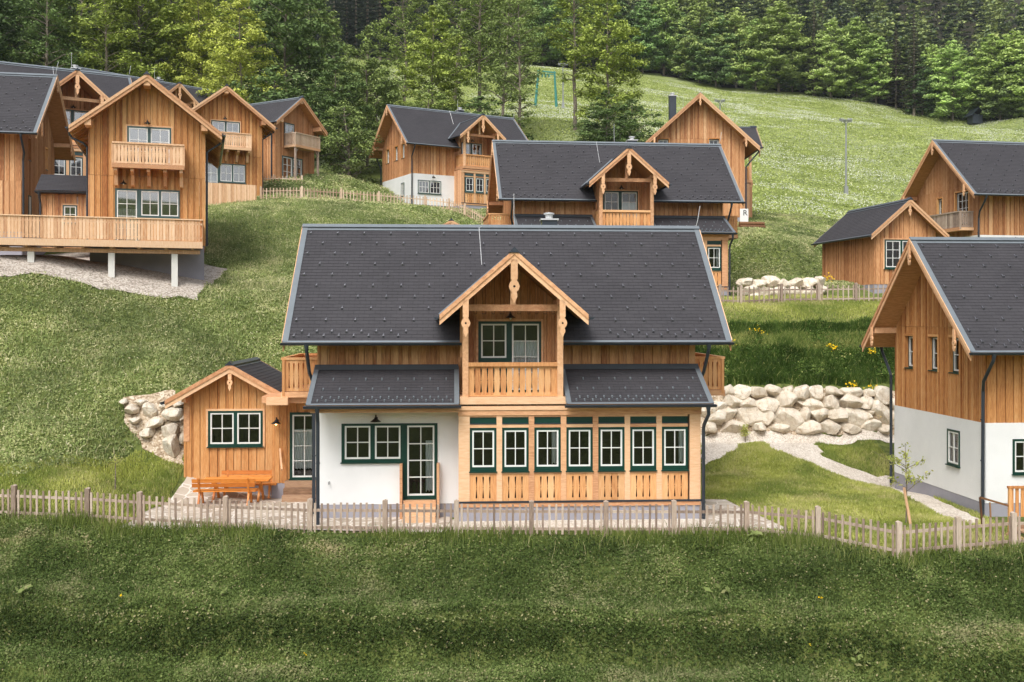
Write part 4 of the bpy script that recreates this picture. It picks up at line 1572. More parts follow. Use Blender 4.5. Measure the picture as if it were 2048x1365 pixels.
def gable_house(label, loc, rot, length=9.0, hw=2.72, roof_hw=3.5, ze=5.5, zr=8.2, balc=True, floor=0.0, skirt=3.0, style='front', win_lo=True, name='gable_house', chim=False):
    """narrow house turned gable-on: ridge along X, the show gable at -X"""
    H0 = empty(name, loc, rot, label, 'house', 'narrow gable-fronted houses')
    k = (zr - ze) / roof_hw
    gable_roof(H0, (0, 0, 0), (1, 0, 0), (0, 1, 0), -.85, length + .6, roof_hw, ze, zr, th=.14, guards=())
    fr = gleft(0)
    gtop = lambda u: zr - .19 - abs(u) * k
    if style == 'front':
        lo = (-1.5, 1.5, .05, 2.72)
        up = (-.95, 1.1, 3.75, 5.8)
        holes = [(-1.5, -.4, .05, 2.72), (-.4, 1.5, 1.35, 2.72), up]
        board_wall(fr, -hw, hw, 0, gtop, holes, 'gable_wall', 'larch_warm', H0, 'plank', seam=3.35)
        window(H0, fr, [holes[0], holes[1]], [(-1.42, -.5, .12, 2.64, 2, 4), (-.3, .52, 1.43, 2.64, 2, 2), (.62, 1.43, 1.43, 2.64, 2, 2)], 'green_grey', curtains=[(-1.38, -.55, .2, 1.75)], trim=None)
        window(H0, fr, [up], [(-.87, 0, 4.0, 5.72, 2, 3), (.14, 1.02, 3.85, 5.72, 2, 3)], 'green_grey', name='balcony_door')
        balcony(H0, fr, -1.55, 1.7, 3.82, .95, 1.02, brackets=5, mat='deckwood', rail='pale_x', bz=.95)
        lamp(H0, fr, 0, 5.95)
        lamp(H0, fr, -1.1, 2.95)
    else:
        holes = [(-1.3, -.1, 3.4, 5.3), (-1.6, .9, .5, 2.5)]
        board_wall(fr, -hw, hw, 0, gtop, holes, 'gable_wall', 'larch', H0, 'batten', seam=3.2)
        window(H0, fr, [holes[0]], [(-1.22, -.18, 3.5, 5.2, 2, 3)], 'green_grey', name='balcony_door', trim=None)
        window(H0, fr, [holes[1]], [(-1.5, -.4, .6, 2.4, 2, 3), (-.3, .8, .6, 2.4, 2, 3)], 'green_grey', trim=None)
        balcony(H0, fr, -1.3, 1.7, 3.35, 1.25, 1.0, mat='palegrey', rail='pale_x')
        for u in (-1.2, 1.6):
            ps = fr.mb()
            ps.box(u - .07, u + .07, 1.05, 1.19, -.8, 3.22, 0)
            ps.beam((u, 1.12, 2.7), (u + (.4 if u < 0 else -.4), 1.12, 3.2), .08, .1)
            ps.build('post', 'greywood', H0)
    for u in (-hw + .05, 0, hw - .05):
        pm = fr.mb()
        z = gtop(u) - .0
        pm.box(u - .15, u + .15, -.1, .8, z - .34, z, 0)
        pm.build('purlin', 'pale', H0)
    for sg in (-1, 1):                                 # rafters under the eaves
        n = 14
        for j in range(n):
            rf = MB()
            x = -.6 + (length + 1.0) * j / (n - 1)
            rf.beam((x, sg * hw * .98, zr - k * hw * .98 - .26), (x, sg * roof_hw, ze - .24), .09, .14)
            rf.build('rafter', 'soffit', H0)
    for f2 in (front(-hw), rear(hw)):
        a, b = (0, length) if f2.n[1] < 0 else (-length, 0)
        board_wall(f2, a, b, 0, zr - .19 - hw * k, [], 'side_wall', 'larch', H0, 'plank', seam=3.35)
    board_wall(gright(length), -hw, hw, 0, gtop, [], 'rear_wall', 'larch', H0, 'plank')
    mb = MB()
    mb.box(.1, length - .1, -hw + .06, hw - .06, -skirt, -.005, 0, .5)
    mb.build('foundation', 'plinth', H0)
    cpm = MB()
    cpm.prism([(-.93, -.16, zr - .02), (-.93, .16, zr - .02), (-.93, 0, zr + .16)], (.4, 0, 0), 0, .5)
    cpm.build('ridge_end_cap', 'gutter', H0)
    downpipe(H0, [(.4, roof_hw + .09, ze - .1), (.4, roof_hw, ze - .35), (.3, hw + .25, ze - .6), (.3, hw + .07, ze - .8), (.3, hw + .07, .0)])
    downpipe(H0, [(.2, -roof_hw - .09, ze - .1), (.2, -roof_hw + .1, ze - .35), (.2, -hw - .07, ze - .8), (.2, -hw - .07, .0)])
    return H0


cL2 = at(294, 480, 50.3)
gable_house('gable-fronted timber house with carved balcony standing on the long deck', (cL2.x, 50.4, 9.82), R(90 + 17), skirt=3.2)
cL4 = at(446, 400, 74.0)
gable_house('gable-fronted timber house behind the deck house with half its front hidden', (cL4.x, 74.4, 14.7), R(90 + 26), skirt=2)
cL5 = at(588, 358, 86.0)
gable_house('timber house with corner balcony on grey posts beside the dark trees', (cL5.x, 86.4, 17.2), R(90 + 60), style='corner', hw=2.45, roof_hw=3.15, ze=5.0, zr=7.5, skirt=2)


def shed(label, loc, rot, hw=1.69, length=4.2, ze=3.35, zr=4.6, rhw=2.2, win=(-.85, 1.05, 1.71, 2.96), nz=2, base=.45, wood='larch_warm', plen=2.5):
    H0 = empty('garden_shed', loc, rot, label, 'shed', 'small timber annexes')
    k = (zr - ze) / rhw
    gable_roof(H0, (0, 0, 0), (0, -1, 0), (1, 0, 0), -length - .2, .5, rhw, ze, zr, th=.1, guards=(), mats=('roof_y', 'soffit', 'flash_dark'), rake=.05, bw=.9)
    fr = front(0)
    gtop = lambda u: zr - .14 - abs(u) * k
    board_wall(fr, -hw, hw, base, gtop, [win], 'gable_wall', wood, H0, 'plank')
    m = (win[0] + win[1]) / 2
    window(H0, fr, [win], [(win[0] + .08, m - .06, win[2] + .09, win[3] - .07, 2, nz), (m + .06, win[1] - .08, win[2] + .09, win[3] - .07, 2, nz)], 'green')
    for f2, a, b in ((gleft(-hw), -length, 0), (gright(hw), 0, length)):
        board_wall(f2, a, b, base, zr - .14 - hw * k, [], 'side_wall', wood, H0, 'batten')
    board_wall(rear(length), -hw, hw, base, gtop, [], 'rear_wall', wood, H0, 'plank')
    for sg in (-1, 1) if nz == 2 else ():
        cp_ = MB()
        cp_.box(sg * (hw - .1) - .1, sg * (hw - .1) + .1, -.028, -.002, 1.9, gtop(hw - .1) - .02, 0)
        cp_.box(sg * (hw - .1) - .07, sg * (hw - .1) + .07, -.42, -.03, gtop(hw) - .2, gtop(hw) - .04, 0)
        cp_.build('corner_post', 'pale', H0)
    cp_ = MB()
    cp_.box(-.08, .08, -.45, .1, gtop(0) - .2, gtop(0) - .01, 0)
    cp_.build('purlin', 'pale', H0)
    pendant(H0, front(-.46).mb(), 0, .03, gtop(0) + .0, .72)
    mb = MB()
    mb.box(-hw + .02, hw - .02, .03, length - .03, -plen, base - .004, 0, .5)
    mb.build('plinth', 'plinth', H0)
    cpm = MB()
    cpm.prism([(-.14, -.56, zr - .02), (.14, -.56, zr - .02), (0, -.56, zr + .13)], (0, .4, 0), 0, .5)
    cpm.build('ridge_end_cap', 'gutter', H0)
    return H0


s1 = shed('small gabled annex with a double window behind the orange benches', (-9.82, 36.0, 0), R(3.3))
downpipe(s1, [(2.25, -.1, 3.2), (2.2, -.1, 3.0), (1.85, -.08, 2.6), (1.72, -.08, 2.4), (1.72, -.08, 0)])
_sx = Matrix.Rotation(R(5.9), 3, 'Z') @ Vector((-9.5, -.3, 0))
shed('small annex peak just showing over the front ridge', (5.8 + _sx.x, 62 + _sx.y, 7.35), R(5.9))
shed('low timber annex with tall divided windows above the back fence', (21.55, 56.1, 7.9), R(10), hw=1.85, length=6.0, ze=2.8, zr=4.75, rhw=2.3, win=(-1.25, .75, 1.0, 2.6), nz=3, base=.15, wood='larch')


def entry(label, loc, rot):
    """timber link with the glazed entrance door between annex and front house"""
    E0 = empty('entrance_porch', loc, rot, label, 'porch', 'glazed entrance links')
    fr = front(-.35)
    board_wall(fr, -8.05, -5.96, .5, 3.62, [(-7.42, -6.42, .64, 2.95)], 'wall', 'larch_warm', E0, 'plank')
    window(E0, fr, [(-7.42, -6.42, .64, 2.95)], [(-7.33, -6.5, .70, 2.87, 2, 4)], 'green', curtains=[(-7.29, -6.56, .95, 2.35)], trim=None, name='glazed_door')
    lamp(E0, fr, -7.85, 2.62, lit=True)
    mb = MB()
    for k in range(3):
        mb.box(-7.55, -6.35, -.36 - .3 * (k + 1), -.36 - .3 * k - .004, -.05, .6 - .2 * k, 0)
    mb.build('steps', 'step', E0)
    mb = MB()
    mb.box(-8.05, -5.96, -.34, 2.2, -1.0, .49, 0, .5)
    mb.build('plinth', 'plinth', E0)
    mb = MB()
    mb.box(-8.1, -5.96, -1.9, 2.2, 3.40, 3.62, 0)
    mb.box(-7.9, -7.2, -2.2, -1.9, 3.36, 3.6, 0)
    mb.build('canopy_beam', 'pale_x', E0)
    hb = MB()
    hb.beam((-7.75, -.45, 1.7), (-7.6, -.95, 1.05), .05, .09)
    hb.build('handrail', 'pale', E0)
    return E0


entry('glazed entrance with curtained door and lit lamp beside the benches', (-0.32, 36.3, 0), R(3.3))

# ---- deck before the gable house
DK = empty('timber_deck', at(400, 490, 48.4), R(17), 'long raised timber deck with board railing on white concrete posts', 'deck')
DK.location.z = 9.8
mb = MB()
mb.box(-16, 0.1, 0, 3.2, -.16, 0, 0)
mb.box(-16, 0.12, -.06, -.002, -.30, .02, 0)
for k in range(14):
    mb.box(-.4 - 1.2 * k, -.28 - 1.2 * k, .1, 3.1, -.36, -.165, 0)
mb.box(-16, .0, .35, .55, -.55, -.37, 0)
mb.build('deck_floor', 'deckwood', DK)
rb = MB()
u = -16.0
while u < .02:
    wd = rnd.uniform(.13, .165)
    rb.box(u, u + wd - .026, -.035, -.008, .05, 1.02)
    u += wd
rb.box(-16, .14, -.09, .04, 1.021, 1.07)
rb.box(-16, .1, -.005, .05, .80, .88)
rb.box(-16, .1, -.005, .05, .15, .23)
v = 0.02
while v < 3.0:
    rb.box(.09, .115, v, v + .13, .05, 1.02)
    v += .145
rb.box(.04, .15, .041, 3.1, 1.021, 1.07)
rb.build('railing', 'deckwood', DK)
for k, px in enumerate((82, 233, 356)):
    pc = at(px, 500, 48.6)
    loc = DK.matrix_world
    rel = Matrix.Rotation(-R(17), 3, 'Z') @ (Vector((pc.x, pc.y, 0)) - Vector((DK.location.x, DK.location.y, 0)))
    uu = rel.x - .15
    wp = Matrix.Rotation(R(17), 3, 'Z') @ Vector((uu, .45, 0)) + Vector(DK.location)
    mb = MB()
    mb.box(uu - .14, uu + .14, .33, .61, float(H(wp.x, wp.y)) - 9.8 - .3, -.56, 0, .5)
    mb.build('concrete_post', 'concrete', DK)
# lean-to between the two deck houses
LK = empty('lean_to', at(136, 470, 52.5), R(14), 'low dark-roofed lean-to between the two deck houses', 'lean-to')
LK.location.z = 9.8
board_wall(front(0), -1.3, 1.6, 0, 3.0, [(-.25, .45, 1.25, 2.2)], 'wall', 'larch', LK, 'plank')
window(LK, front(0), [(-.25, .45, 1.25, 2.2)], [(-.19, .39, 1.31, 2.14, 2, 2)], 'green_grey')
mb = MB()
slope_face(mb, (0, -.35, 2.9), (1, 0, 0), Vector((0, 1.6, 1.0)).normalized(), Vector((0, -1.0, 1.6)).normalized(), lambda s, m: [(-1.5, 1.7)], 0, 1.88, .16)
mb.box(-1.5, 1.7, -.33, 1.2, 2.76, 2.86, 0, .3)
mb.build('roof', 'roof', LK)
gutter(LK, (0, 0, 0), (1, 0, 0), (0, 1, 0), -1.5, 1.7, -.44, 2.84)
downpipe(LK, [(-1.3, -.44, 2.8), (-1.3, -.3, 2.5), (-1.3, -.07, 2.3), (-1.3, -.07, 0)])
# plank apron before the second gable house
AP = empty('plank_apron', (0, 0, 0), 0, 'low wall of upright planks before the half-hidden gable house', 'plank wall')
p0, p1 = at(392, 398, 70), at(513, 400, 72)
for k in range(38):
    pass
mb = MB()
n = 46
for k in range(n):
    a, b = p0.lerp(p1, k / n), p0.lerp(p1, (k + .92) / n)
    zt = 14.25 + (15.4 - 14.25) * 0 + (at(392, 364, 70).z + (at(513, 371, 72).z - at(392, 364, 70).z) * k / n - 14.25)
    zb = min(a.z, b.z) - .5
    d = .015 if k % 2 else 0
    mb.prism([(a.x, a.y + d, zb), (b.x, b.y + d, zb), (b.x, b.y + d, zt), (a.x, a.y + d, zt)], (0, .04, 0))
mb.build('planks', 'deckwood', AP)


# ------------------------------------------------------------------ fences
def fence(name, label, pts, spacing=.19, ph=.89, mat='greywood', zoff=0.0, post_h=.98, pw=.062, sub=None):
    root = empty(name, (pts[0][0], pts[0][1], pts[0][2]), 0, label, 'fence', 'picket fences')
    o = Vector(pts[0])
    L = [Vector(p) - o for p in pts]
    for p in L:
        mb = MB()
        j = rnd.uniform(-.02, .02)
        mb.box(p.x - .068, p.x + .068, p.y - .068, p.y + .068, p.z - .5, p.z + post_h + j, 0)
        mb.prism([(p.x - .068, p.y - .068, p.z + post_h + j), (p.x + .068, p.y - .068, p.z + post_h + j), (p.x, p.y - .068, p.z + post_h + j + .03)], (0, .136, 0), 0, .95)
        mb.build('post', mat, root)
    for a, b in zip(L[:-1], L[1:]):
        mb = MB()
        d = Vector((b.x - a.x, b.y - a.y, 0))
        ln = d.length
        d.normalize()
        nrm = Vector((d.y, -d.x, 0))
        zz = lambda s: a.z + (b.z - a.z) * s / ln
        for h in (.19, .68):
            p, q = a + d * .08, b - d * .08
            mb.beam((p.x, p.y, p.z + h), (q.x, q.y, q.z + h), .045, .075, 0)
        n = max(1, round((ln - .3) / spacing))
        mb.frame((0, 0, 0), d, -nrm)
        for k in range(n + 1):
            s = .15 + (ln - .3) * k / n + rnd.uniform(-.012, .012)
            c = a + d * s
            mb.frame((c.x, c.y, 0), d, nrm)
            lean = rnd.uniform(-.012, .012)
            z0, z1 = zz(s) + .04 + rnd.uniform(-.02, .02), zz(s) + ph + rnd.uniform(-.025, .025)
            mb.prism([(-pw / 2, .024, z0), (pw / 2, .024, z0), (pw / 2 + lean, .024, z1), (-pw / 2 + lean, .024, z1)], (0, .024, 0), 0)
        mb.build('picket_panel', mat, root)
    return root


def interp_fence(x):
    return (x, float(np.interp(x, _fx, _fy)), float(np.interp(x, _fx, _fz)))


fx_ = [(px - 1024) * D / F for px, D in ((-95, 30.6), (28, 30.4), (175, 30.2), (280, 30.0), (453, 29.7), (620, 29.3), (770, 29.25), (913, 29.2), (1063, 29.2), (1212, 29.2), (1348, 29.2), (1493, 29.2), (1636, 28.9), (1798, 27.4), (1917, 27.8), (2030, 28.1), (2140, 28.3))]
fence('picket_fence', 'long weathered picket fence running along the top of the front bank', [interp_fence(x) for x in fx_])


def ground_fence(label, pix, D, n_between=0, **kw):
    pts = []
    for (px, d) in pix:
        x = (px - 1024) * d / F
        pts.append((x, d, float(H(x, d)) - .02))
    return fence('picket_fence', label, pts, **kw)


ground_fence('grey picket fence on the high bank before the rear boulder wall', [(1440, 51.8), (1482, 51.8), (1563, 52.0), (1638, 52.3), (1712, 52.6), (1790, 52.9), (1870, 53.2)], 52, spacing=.27)
ground_fence('pale picket fence crossing the meadow below the small white chalet', [(522, 73), (604, 74.5), (683, 76), (758, 77), (850, 78), (898, 77.5), (930, 76), (975, 74)], 76, spacing=.25, mat='palegrey', pw=.07)
ground_fence('short picket fence round the corner house with grey balcony posts', [(488, 84.5), (548, 84), (604, 83.5)], 84, spacing=.3, mat='palegrey')


# ------------------------------------------------------------------ boulders
def boulder_mesh(seed, sx, sy, sz):
    r = random.Random(seed)
    bm = bmesh.new()
    bmesh.ops.create_icosphere(bm, subdivisions=3, radius=1)
    planes = []
    for k in range(13):
        v = Vector((r.gauss(0, 1), r.gauss(0, 1), r.gauss(0, 1))).normalized()
        planes.append((v, r.uniform(.50, .80)))
    for v in bm.verts:
        p = v.co
        for n_, d in planes:
            e = p.dot(n_) - d
            if e > 0:
                p = p - n_ * e * .98
        q = p + Vector((r.uniform(-1, 1), r.uniform(-1, 1), r.uniform(-1, 1))) * .018
        v.co = (q.x * sx * 1.36, q.y * sy * 1.15, q.z * sz * 1.36)
    me = bpy.data.meshes.new('boulder')
    bm.to_mesh(me)
    bm.free()
    me.materials.append(M['stone'])
    return me


def boulder_wall(label, stones, D0, slope_px, y0, name='boulder_wall'):
    p0 = at(stones[0][0], y0, D0)
    root = empty(name, p0, 0, label, 'stone wall', 'walls of limestone boulders')
    for k, (px, py, w_, h_) in enumerate(stones):
        if slope_px is None:
            p = Vector(hit(px, py, 33.0)) + Vector((0, -.22, .04))
            D = p.y
            p = p - p0
        else:
            D = D0 + (y0 - py) * slope_px
            p = at(px, py, D) - p0
        s = D / F
        kq = .80 if slope_px is None else 1.0
        me = boulder_mesh(1000 + k + int(D0 * 7), w_ * s * .56 * kq, (.42 + .2 * rnd.random()) * kq, h_ * s * .57 * kq)
        o = bpy.data.objects.new('boulder', me)
        o.location = p
        o.rotation_euler = (rnd.uniform(-.1, .1), rnd.uniform(-.1, .1), rnd.uniform(-.1, .1))
        o.parent = root
        COL.objects.link(o)
    return root


Z2 = 2.73
RW = [(150, 440, 60, 50), (228, 450, 110, 65), (325, 452, 80, 70), (403, 445, 75, 60), (480, 440, 70, 45), (548, 458, 80, 80), (628, 452, 80, 60), (727, 447, 90, 40), (832, 455, 115, 55), (915, 455, 50, 45), (992, 470, 95, 80),
      (176, 505, 80, 70), (260, 512, 85, 65), (367, 517, 115, 80), (470, 498, 90, 75), (602, 515, 135, 70), (715, 510, 85, 90), (818, 512, 120, 85), (915, 513, 80, 65), (90, 530, 80, 60), (30, 545, 70, 60),
      (85, 590, 95, 75), (150, 565, 100, 75), (265, 588, 130, 90), (365, 592, 60, 75), (468, 583, 145, 115), (567, 580, 55, 70), (650, 580, 100, 65), (742, 585, 95, 85), (842, 585, 110, 90), (918, 560, 50, 30), (920, 592, 50, 40), (990, 565, 90, 105),
      (50, 640, 70, 50), (170, 640, 120, 70), (320, 640, 90, 45), (430, 645, 90, 45), (590, 638, 140, 60), (705, 640, 95, 55), (815, 648, 90, 50), (930, 642, 130, 60), (1010, 650, 60, 50), (1090, 600, 100, 80), (1090, 520, 100, 80)]
boulder_wall('long retaining wall of pale boulders in courses behind the gravel road', [(1400 + a / Z2, 620 + b / Z2, c / Z2, d / Z2) for a, b, c, d in RW], 45.85, .009, 866)
Z6 = 2.625
LW = [(697, 900, 85, 50), (800, 905, 85, 75), (875, 875, 58, 42), (945, 880, 50, 40), (918, 930, 95, 70), (820, 972, 90, 68), (905, 1005, 110, 80), (785, 1025, 80, 48), (915, 1100, 100, 110), (715, 955, 60, 30), (755, 860, 60, 40), (662, 865, 40, 30), (990, 950, 60, 60), (990, 1050, 60, 80)]
boulder_wall('loose heap of pale boulders in the bank beside the small annex', [(a / Z6, 480 + b / Z6, c / Z6, d / Z6) for a, b, c, d in LW], 36.6, None, 925)
BW = [(1492, 566, 26, 16), (1516, 568, 24, 18), (1540, 565, 30, 18), (1566, 568, 24, 20), (1592, 566, 30, 17), (1618, 568, 26, 18), (1638, 563, 18, 18), (1500, 582, 28, 18), (1530, 583, 32, 18), (1560, 585, 28, 16), (1588, 584, 28, 18), (1615, 585, 26, 18), (1640, 584, 22, 18), (1508, 598, 30, 16), (1548, 600, 34, 14), (1590, 600, 30, 14), (1628, 600, 28, 14)]
boulder_wall('low rear boulder wall half hidden by the picket fence', BW, 55.5, .012, 604)

# ------------------------------------------------------------------ garden seats
def slat_bench(label, loc, rot, length=2.0, back=True):
    r = empty('garden_bench', loc, rot, label, 'bench', 'orange garden seats')
    mb = MB()
    for k in range(2):
        mb.box(-length / 2, length / 2, -.20 + k * .19, -.02 + k * .19, .43, .475)
    mb.build('seat', 'bench', r)
    if back:
        mb = MB()
        for k in range(2):
            z = .60 + k * .15
            mb.prism([(-length / 2, .22 + k * .03, z), (length / 2, .22 + k * .03, z), (length / 2, .25 + k * .03, z + .13), (-length / 2, .25 + k * .03, z + .13)], (0, .035, 0))
        mb.build('backrest', 'bench', r)
    for s in (-1, 1):
        mb = MB()
        x = s * (length / 2 - .22)
        mb.beam((x, -.15, .43), (x, -.32, 0), .06, .09)
        mb.beam((x, .12, .43), (x, .34, 0), .06, .09)
        if back:
            mb.beam((x, .17, .40), (x, .32, .90), .06, .07)
        mb.box(x - .03, x + .03, -.22, .2, .36, .43)
        mb.build('leg', 'bench', r)
    return r


slat_bench('orange slatted bench with its back to the annex wall', (-9.12, 35.42, 0.03), R(3), 1.95)
slat_bench('orange slatted bench seen from behind beyond the fence', (-9.55, 34.1, 0.03), R(183), 2.05)
tb = empty('garden_table', (-9.33, 34.78, .03), R(3), 'orange slatted garden table between two benches', 'table', 'orange garden seats')
mb = MB()
for k in range(5):
    mb.box(-1.12, 1.12, -.40 + k * .16, -.25 + k * .16, .70, .745)
mb.build('tabletop', 'bench', tb)
for s in (-1, 1):
    mb = MB()
    mb.beam((s * .75, -.3, 0), (s * .75, .25, .70), .07, .10)
    mb.beam((s * .75 + .075, .3, 0), (s * .75 + .075, -.25, .70), .07, .10)
    mb.box(s * .75 - .04, s * .75 + .11, -.36, .36, .62, .70)
    mb.build('leg', 'bench', tb)
mb = MB()
mb.beam((-.75, 0, .36), (.75, 0, .36), .06, .10)
mb.build('stretcher', 'bench', tb)

# wooden stair and rail at the picture edge, right chalet
st = empty('wooden_stair', (14.5, 29.7, -.2), R(3), 'wooden garden stair with railing at the corner of the right chalet', 'stairs')
mb = MB()
for k in range(5):
    mb.box(-.15 + .28 * k, .14 + .28 * k, -.9, .1, .10 + .16 * k, .15 + .16 * k)
mb.beam((-.2, -.85, 0), (1.2, -.85, .8), .05, .22)
mb.beam((-.2, .05, 0), (1.2, .05, .8), .05, .22)
mb.build('step', 'step', st)
mb = MB()
for k in range(9):
    mb.box(.05 + .16 * k, .15 + .16 * k, .18, .2, .62, 1.45)
mb.box(-.02, 1.8, .14, .24, 1.45, 1.52)
mb.box(.0, .08, .15, .23, 0, 1.45)
mb.build('railing', 'larch_warm', st)
mb = MB()
mb.beam((-.75, .2, .1), (-.85, .2, 1.2), .04, .05)
mb.beam((-.85, .2, 1.2), (.0, .2, .95), .04, .06)
mb.beam((-.5, .2, .1), (-.55, .2, 1.05), .03, .04)
mb.build('handrail', 'darkwood', st)

# ------------------------------------------------------------------ poles, lift frame, sign, logs
def flood_pole(label, px, py, D, h):
    p = at(px, py, D)
    r = empty('light_pole', (p.x, p.y, float(H(p.x, p.y))), 0, label, 'light pole', 'floodlight poles on the meadow')
    mb = MB()
    mb.tube([(0, 0, -.5), (0, 0, h * .5), (0, 0, h)], [.13, .10, .08], 10)
    mb.box(-.2, .2, -.2, .2, .0, .9, 0, .3)
    mb.build('pole', 'steel', r)
    for s in (-1, 1):
        mb = MB()
        mb.frame((0, 0, h), (1, 0, 0), (0, 1, 0))
        mb.beam((0, 0, -.1), (s * .4, -.1, .22), .07, .07)
        mb.beam((s * .25, -.4, .15), (s * .5, .2, .4), .5, .28)
        mb.build('floodlight', 'steel', r)
    return r


flood_pole('tall floodlight pole standing alone on the meadow', 1692, 395, 113, 7.9)
flood_pole('floodlight pole partly hidden behind the gable with the tall chimney', 1440, 262, 140, 4.6)
flood_pole('thin floodlight pole beside the green lift frame', 1126, 222, 150, 6.2)
p = at(1070, 212, 150)
lf = empty('ski_lift_frame', (p.x, p.y, float(H(p.x, p.y))), R(8), 'green steel ski lift gantry on the meadow between the trees', 'ski lift')
for s, x0, x1 in ((0, 0, .55), (1, 3.2, 2.9)):
    mb = MB()
    mb.tube([(x0, 0, -.3), (x1, 0, 5.2)], [.22, .13], 8)
    mb.build('leg', 'teal', lf)
mb = MB()
mb.beam((.3, 0, 5.2), (3.1, 0, 5.0), .2, .2)
mb.beam((.4, 0, 4.85), (3.0, 0, 4.7), .1, .1)
for k in range(3):
    mb.box(1.0 + .5 * k, 1.15 + .5 * k, -.3, .3, 4.3, 4.72)
mb.build('crossbeam', 'teal', lf)
p = at(1488, 432, 73)
sg_ = empty('signboard', (p.x, 73, float(H(p.x, 73))), R(-6), 'narrow white sign reading R beside the log pile', 'sign')
mb = MB()
mb.box(-.28, .30, -.02, .02, p.z - sg_.location.z - .45, p.z - sg_.location.z + .5, 0, .5)
mb.box(-.28, -.24, .021, .06, -.1, p.z - sg_.location.z + .5, 0, .5)
mb.build('board', 'white', sg_)
cu = bpy.data.curves.new('letter', 'FONT')
cu.body = 'R'
cu.size = .55
cu.extrude = .004
cu.align_x = 'CENTER'
_tmp = bpy.data.objects.new('letter_curve', cu)
_me = bpy.data.meshes.new_from_object(_tmp)
bpy.data.objects.remove(_tmp)
_me.materials.clear()
_me.materials.append(M['black'])
to = bpy.data.objects.new('letter', _me)
to.location = (.08, -.026, p.z - sg_.location.z + .02)
to.rotation_euler = (R(90), 0, 0)
to.parent = sg_
COL.objects.link(to)
for k, (dx, dz) in enumerate(((0, .12), (.28, .12), (.14, .36), (-.28, .12))):
    mb = MB()
    q = at(1502, 455, 72.5)
    zz = float(H(q.x, 72.5))
    mb.tube([(-.9, 0, 0), (.9, 0.1, 0)], [.14, .12], 10)
    lo = mb.build('log', 'darkwood')
    lo.location = (q.x + dx * .2, 72.5 - dx, zz + dz)
    tag(lo, 'peeled log lying in the small stack under the R sign', 'log', 'logs stacked under the sign')
# small hut in the forest edge
p = at(1950, 215, 211)
ht = empty('forest_hut', (p.x, p.y, float(H(p.x, p.y))), R(10), 'tiny dark hut under the trees at the meadow edge', 'hut')
mb = MB()
mb.box(-1.1, 1.1, -1, 1, 0, 1.9)
mb.build('wall', 'gutter', ht)
mb = MB()
for s in (-1, 1):
    mb.prism([(0, -1.4, 3.3), (s * 1.7, -1.4, 1.6), (s * 1.7, -1.4, 1.5), (0, -1.4, 3.15)], (0, 2.8, 0))
mb.build('roof', 'gutter', ht)


# ------------------------------------------------------------------ trees
def tubes_np(paths, n=6):
    """paths: list of (points, radii)"""
    mb = MB()
    for pts, rs in paths:
        mb.tube(pts, rs, n, 0, .5, cap=False)
    return mb


def leaf_quads(C, Nrm, size, rng, aspect=.6):
    """one rhombus per centre"""
    n = len(C)
    a = rng.normal(size=(n, 3))
    a -= (a * Nrm).sum(1, keepdims=True) * Nrm
    a /= np.linalg.norm(a, axis=1, keepdims=True) + 1e-9
    b = np.cross(Nrm, a)
    sz = (size * rng.uniform(.65, 1.35, n))[:, None]
    V = np.stack([C - a * sz * .5, C + b * sz * aspect * .5, C + a * sz * .5, C - b * sz * aspect * .5], 1).reshape(-1, 3)
    Fi = np.arange(n * 4).reshape(n, 4)
    return V, Fi


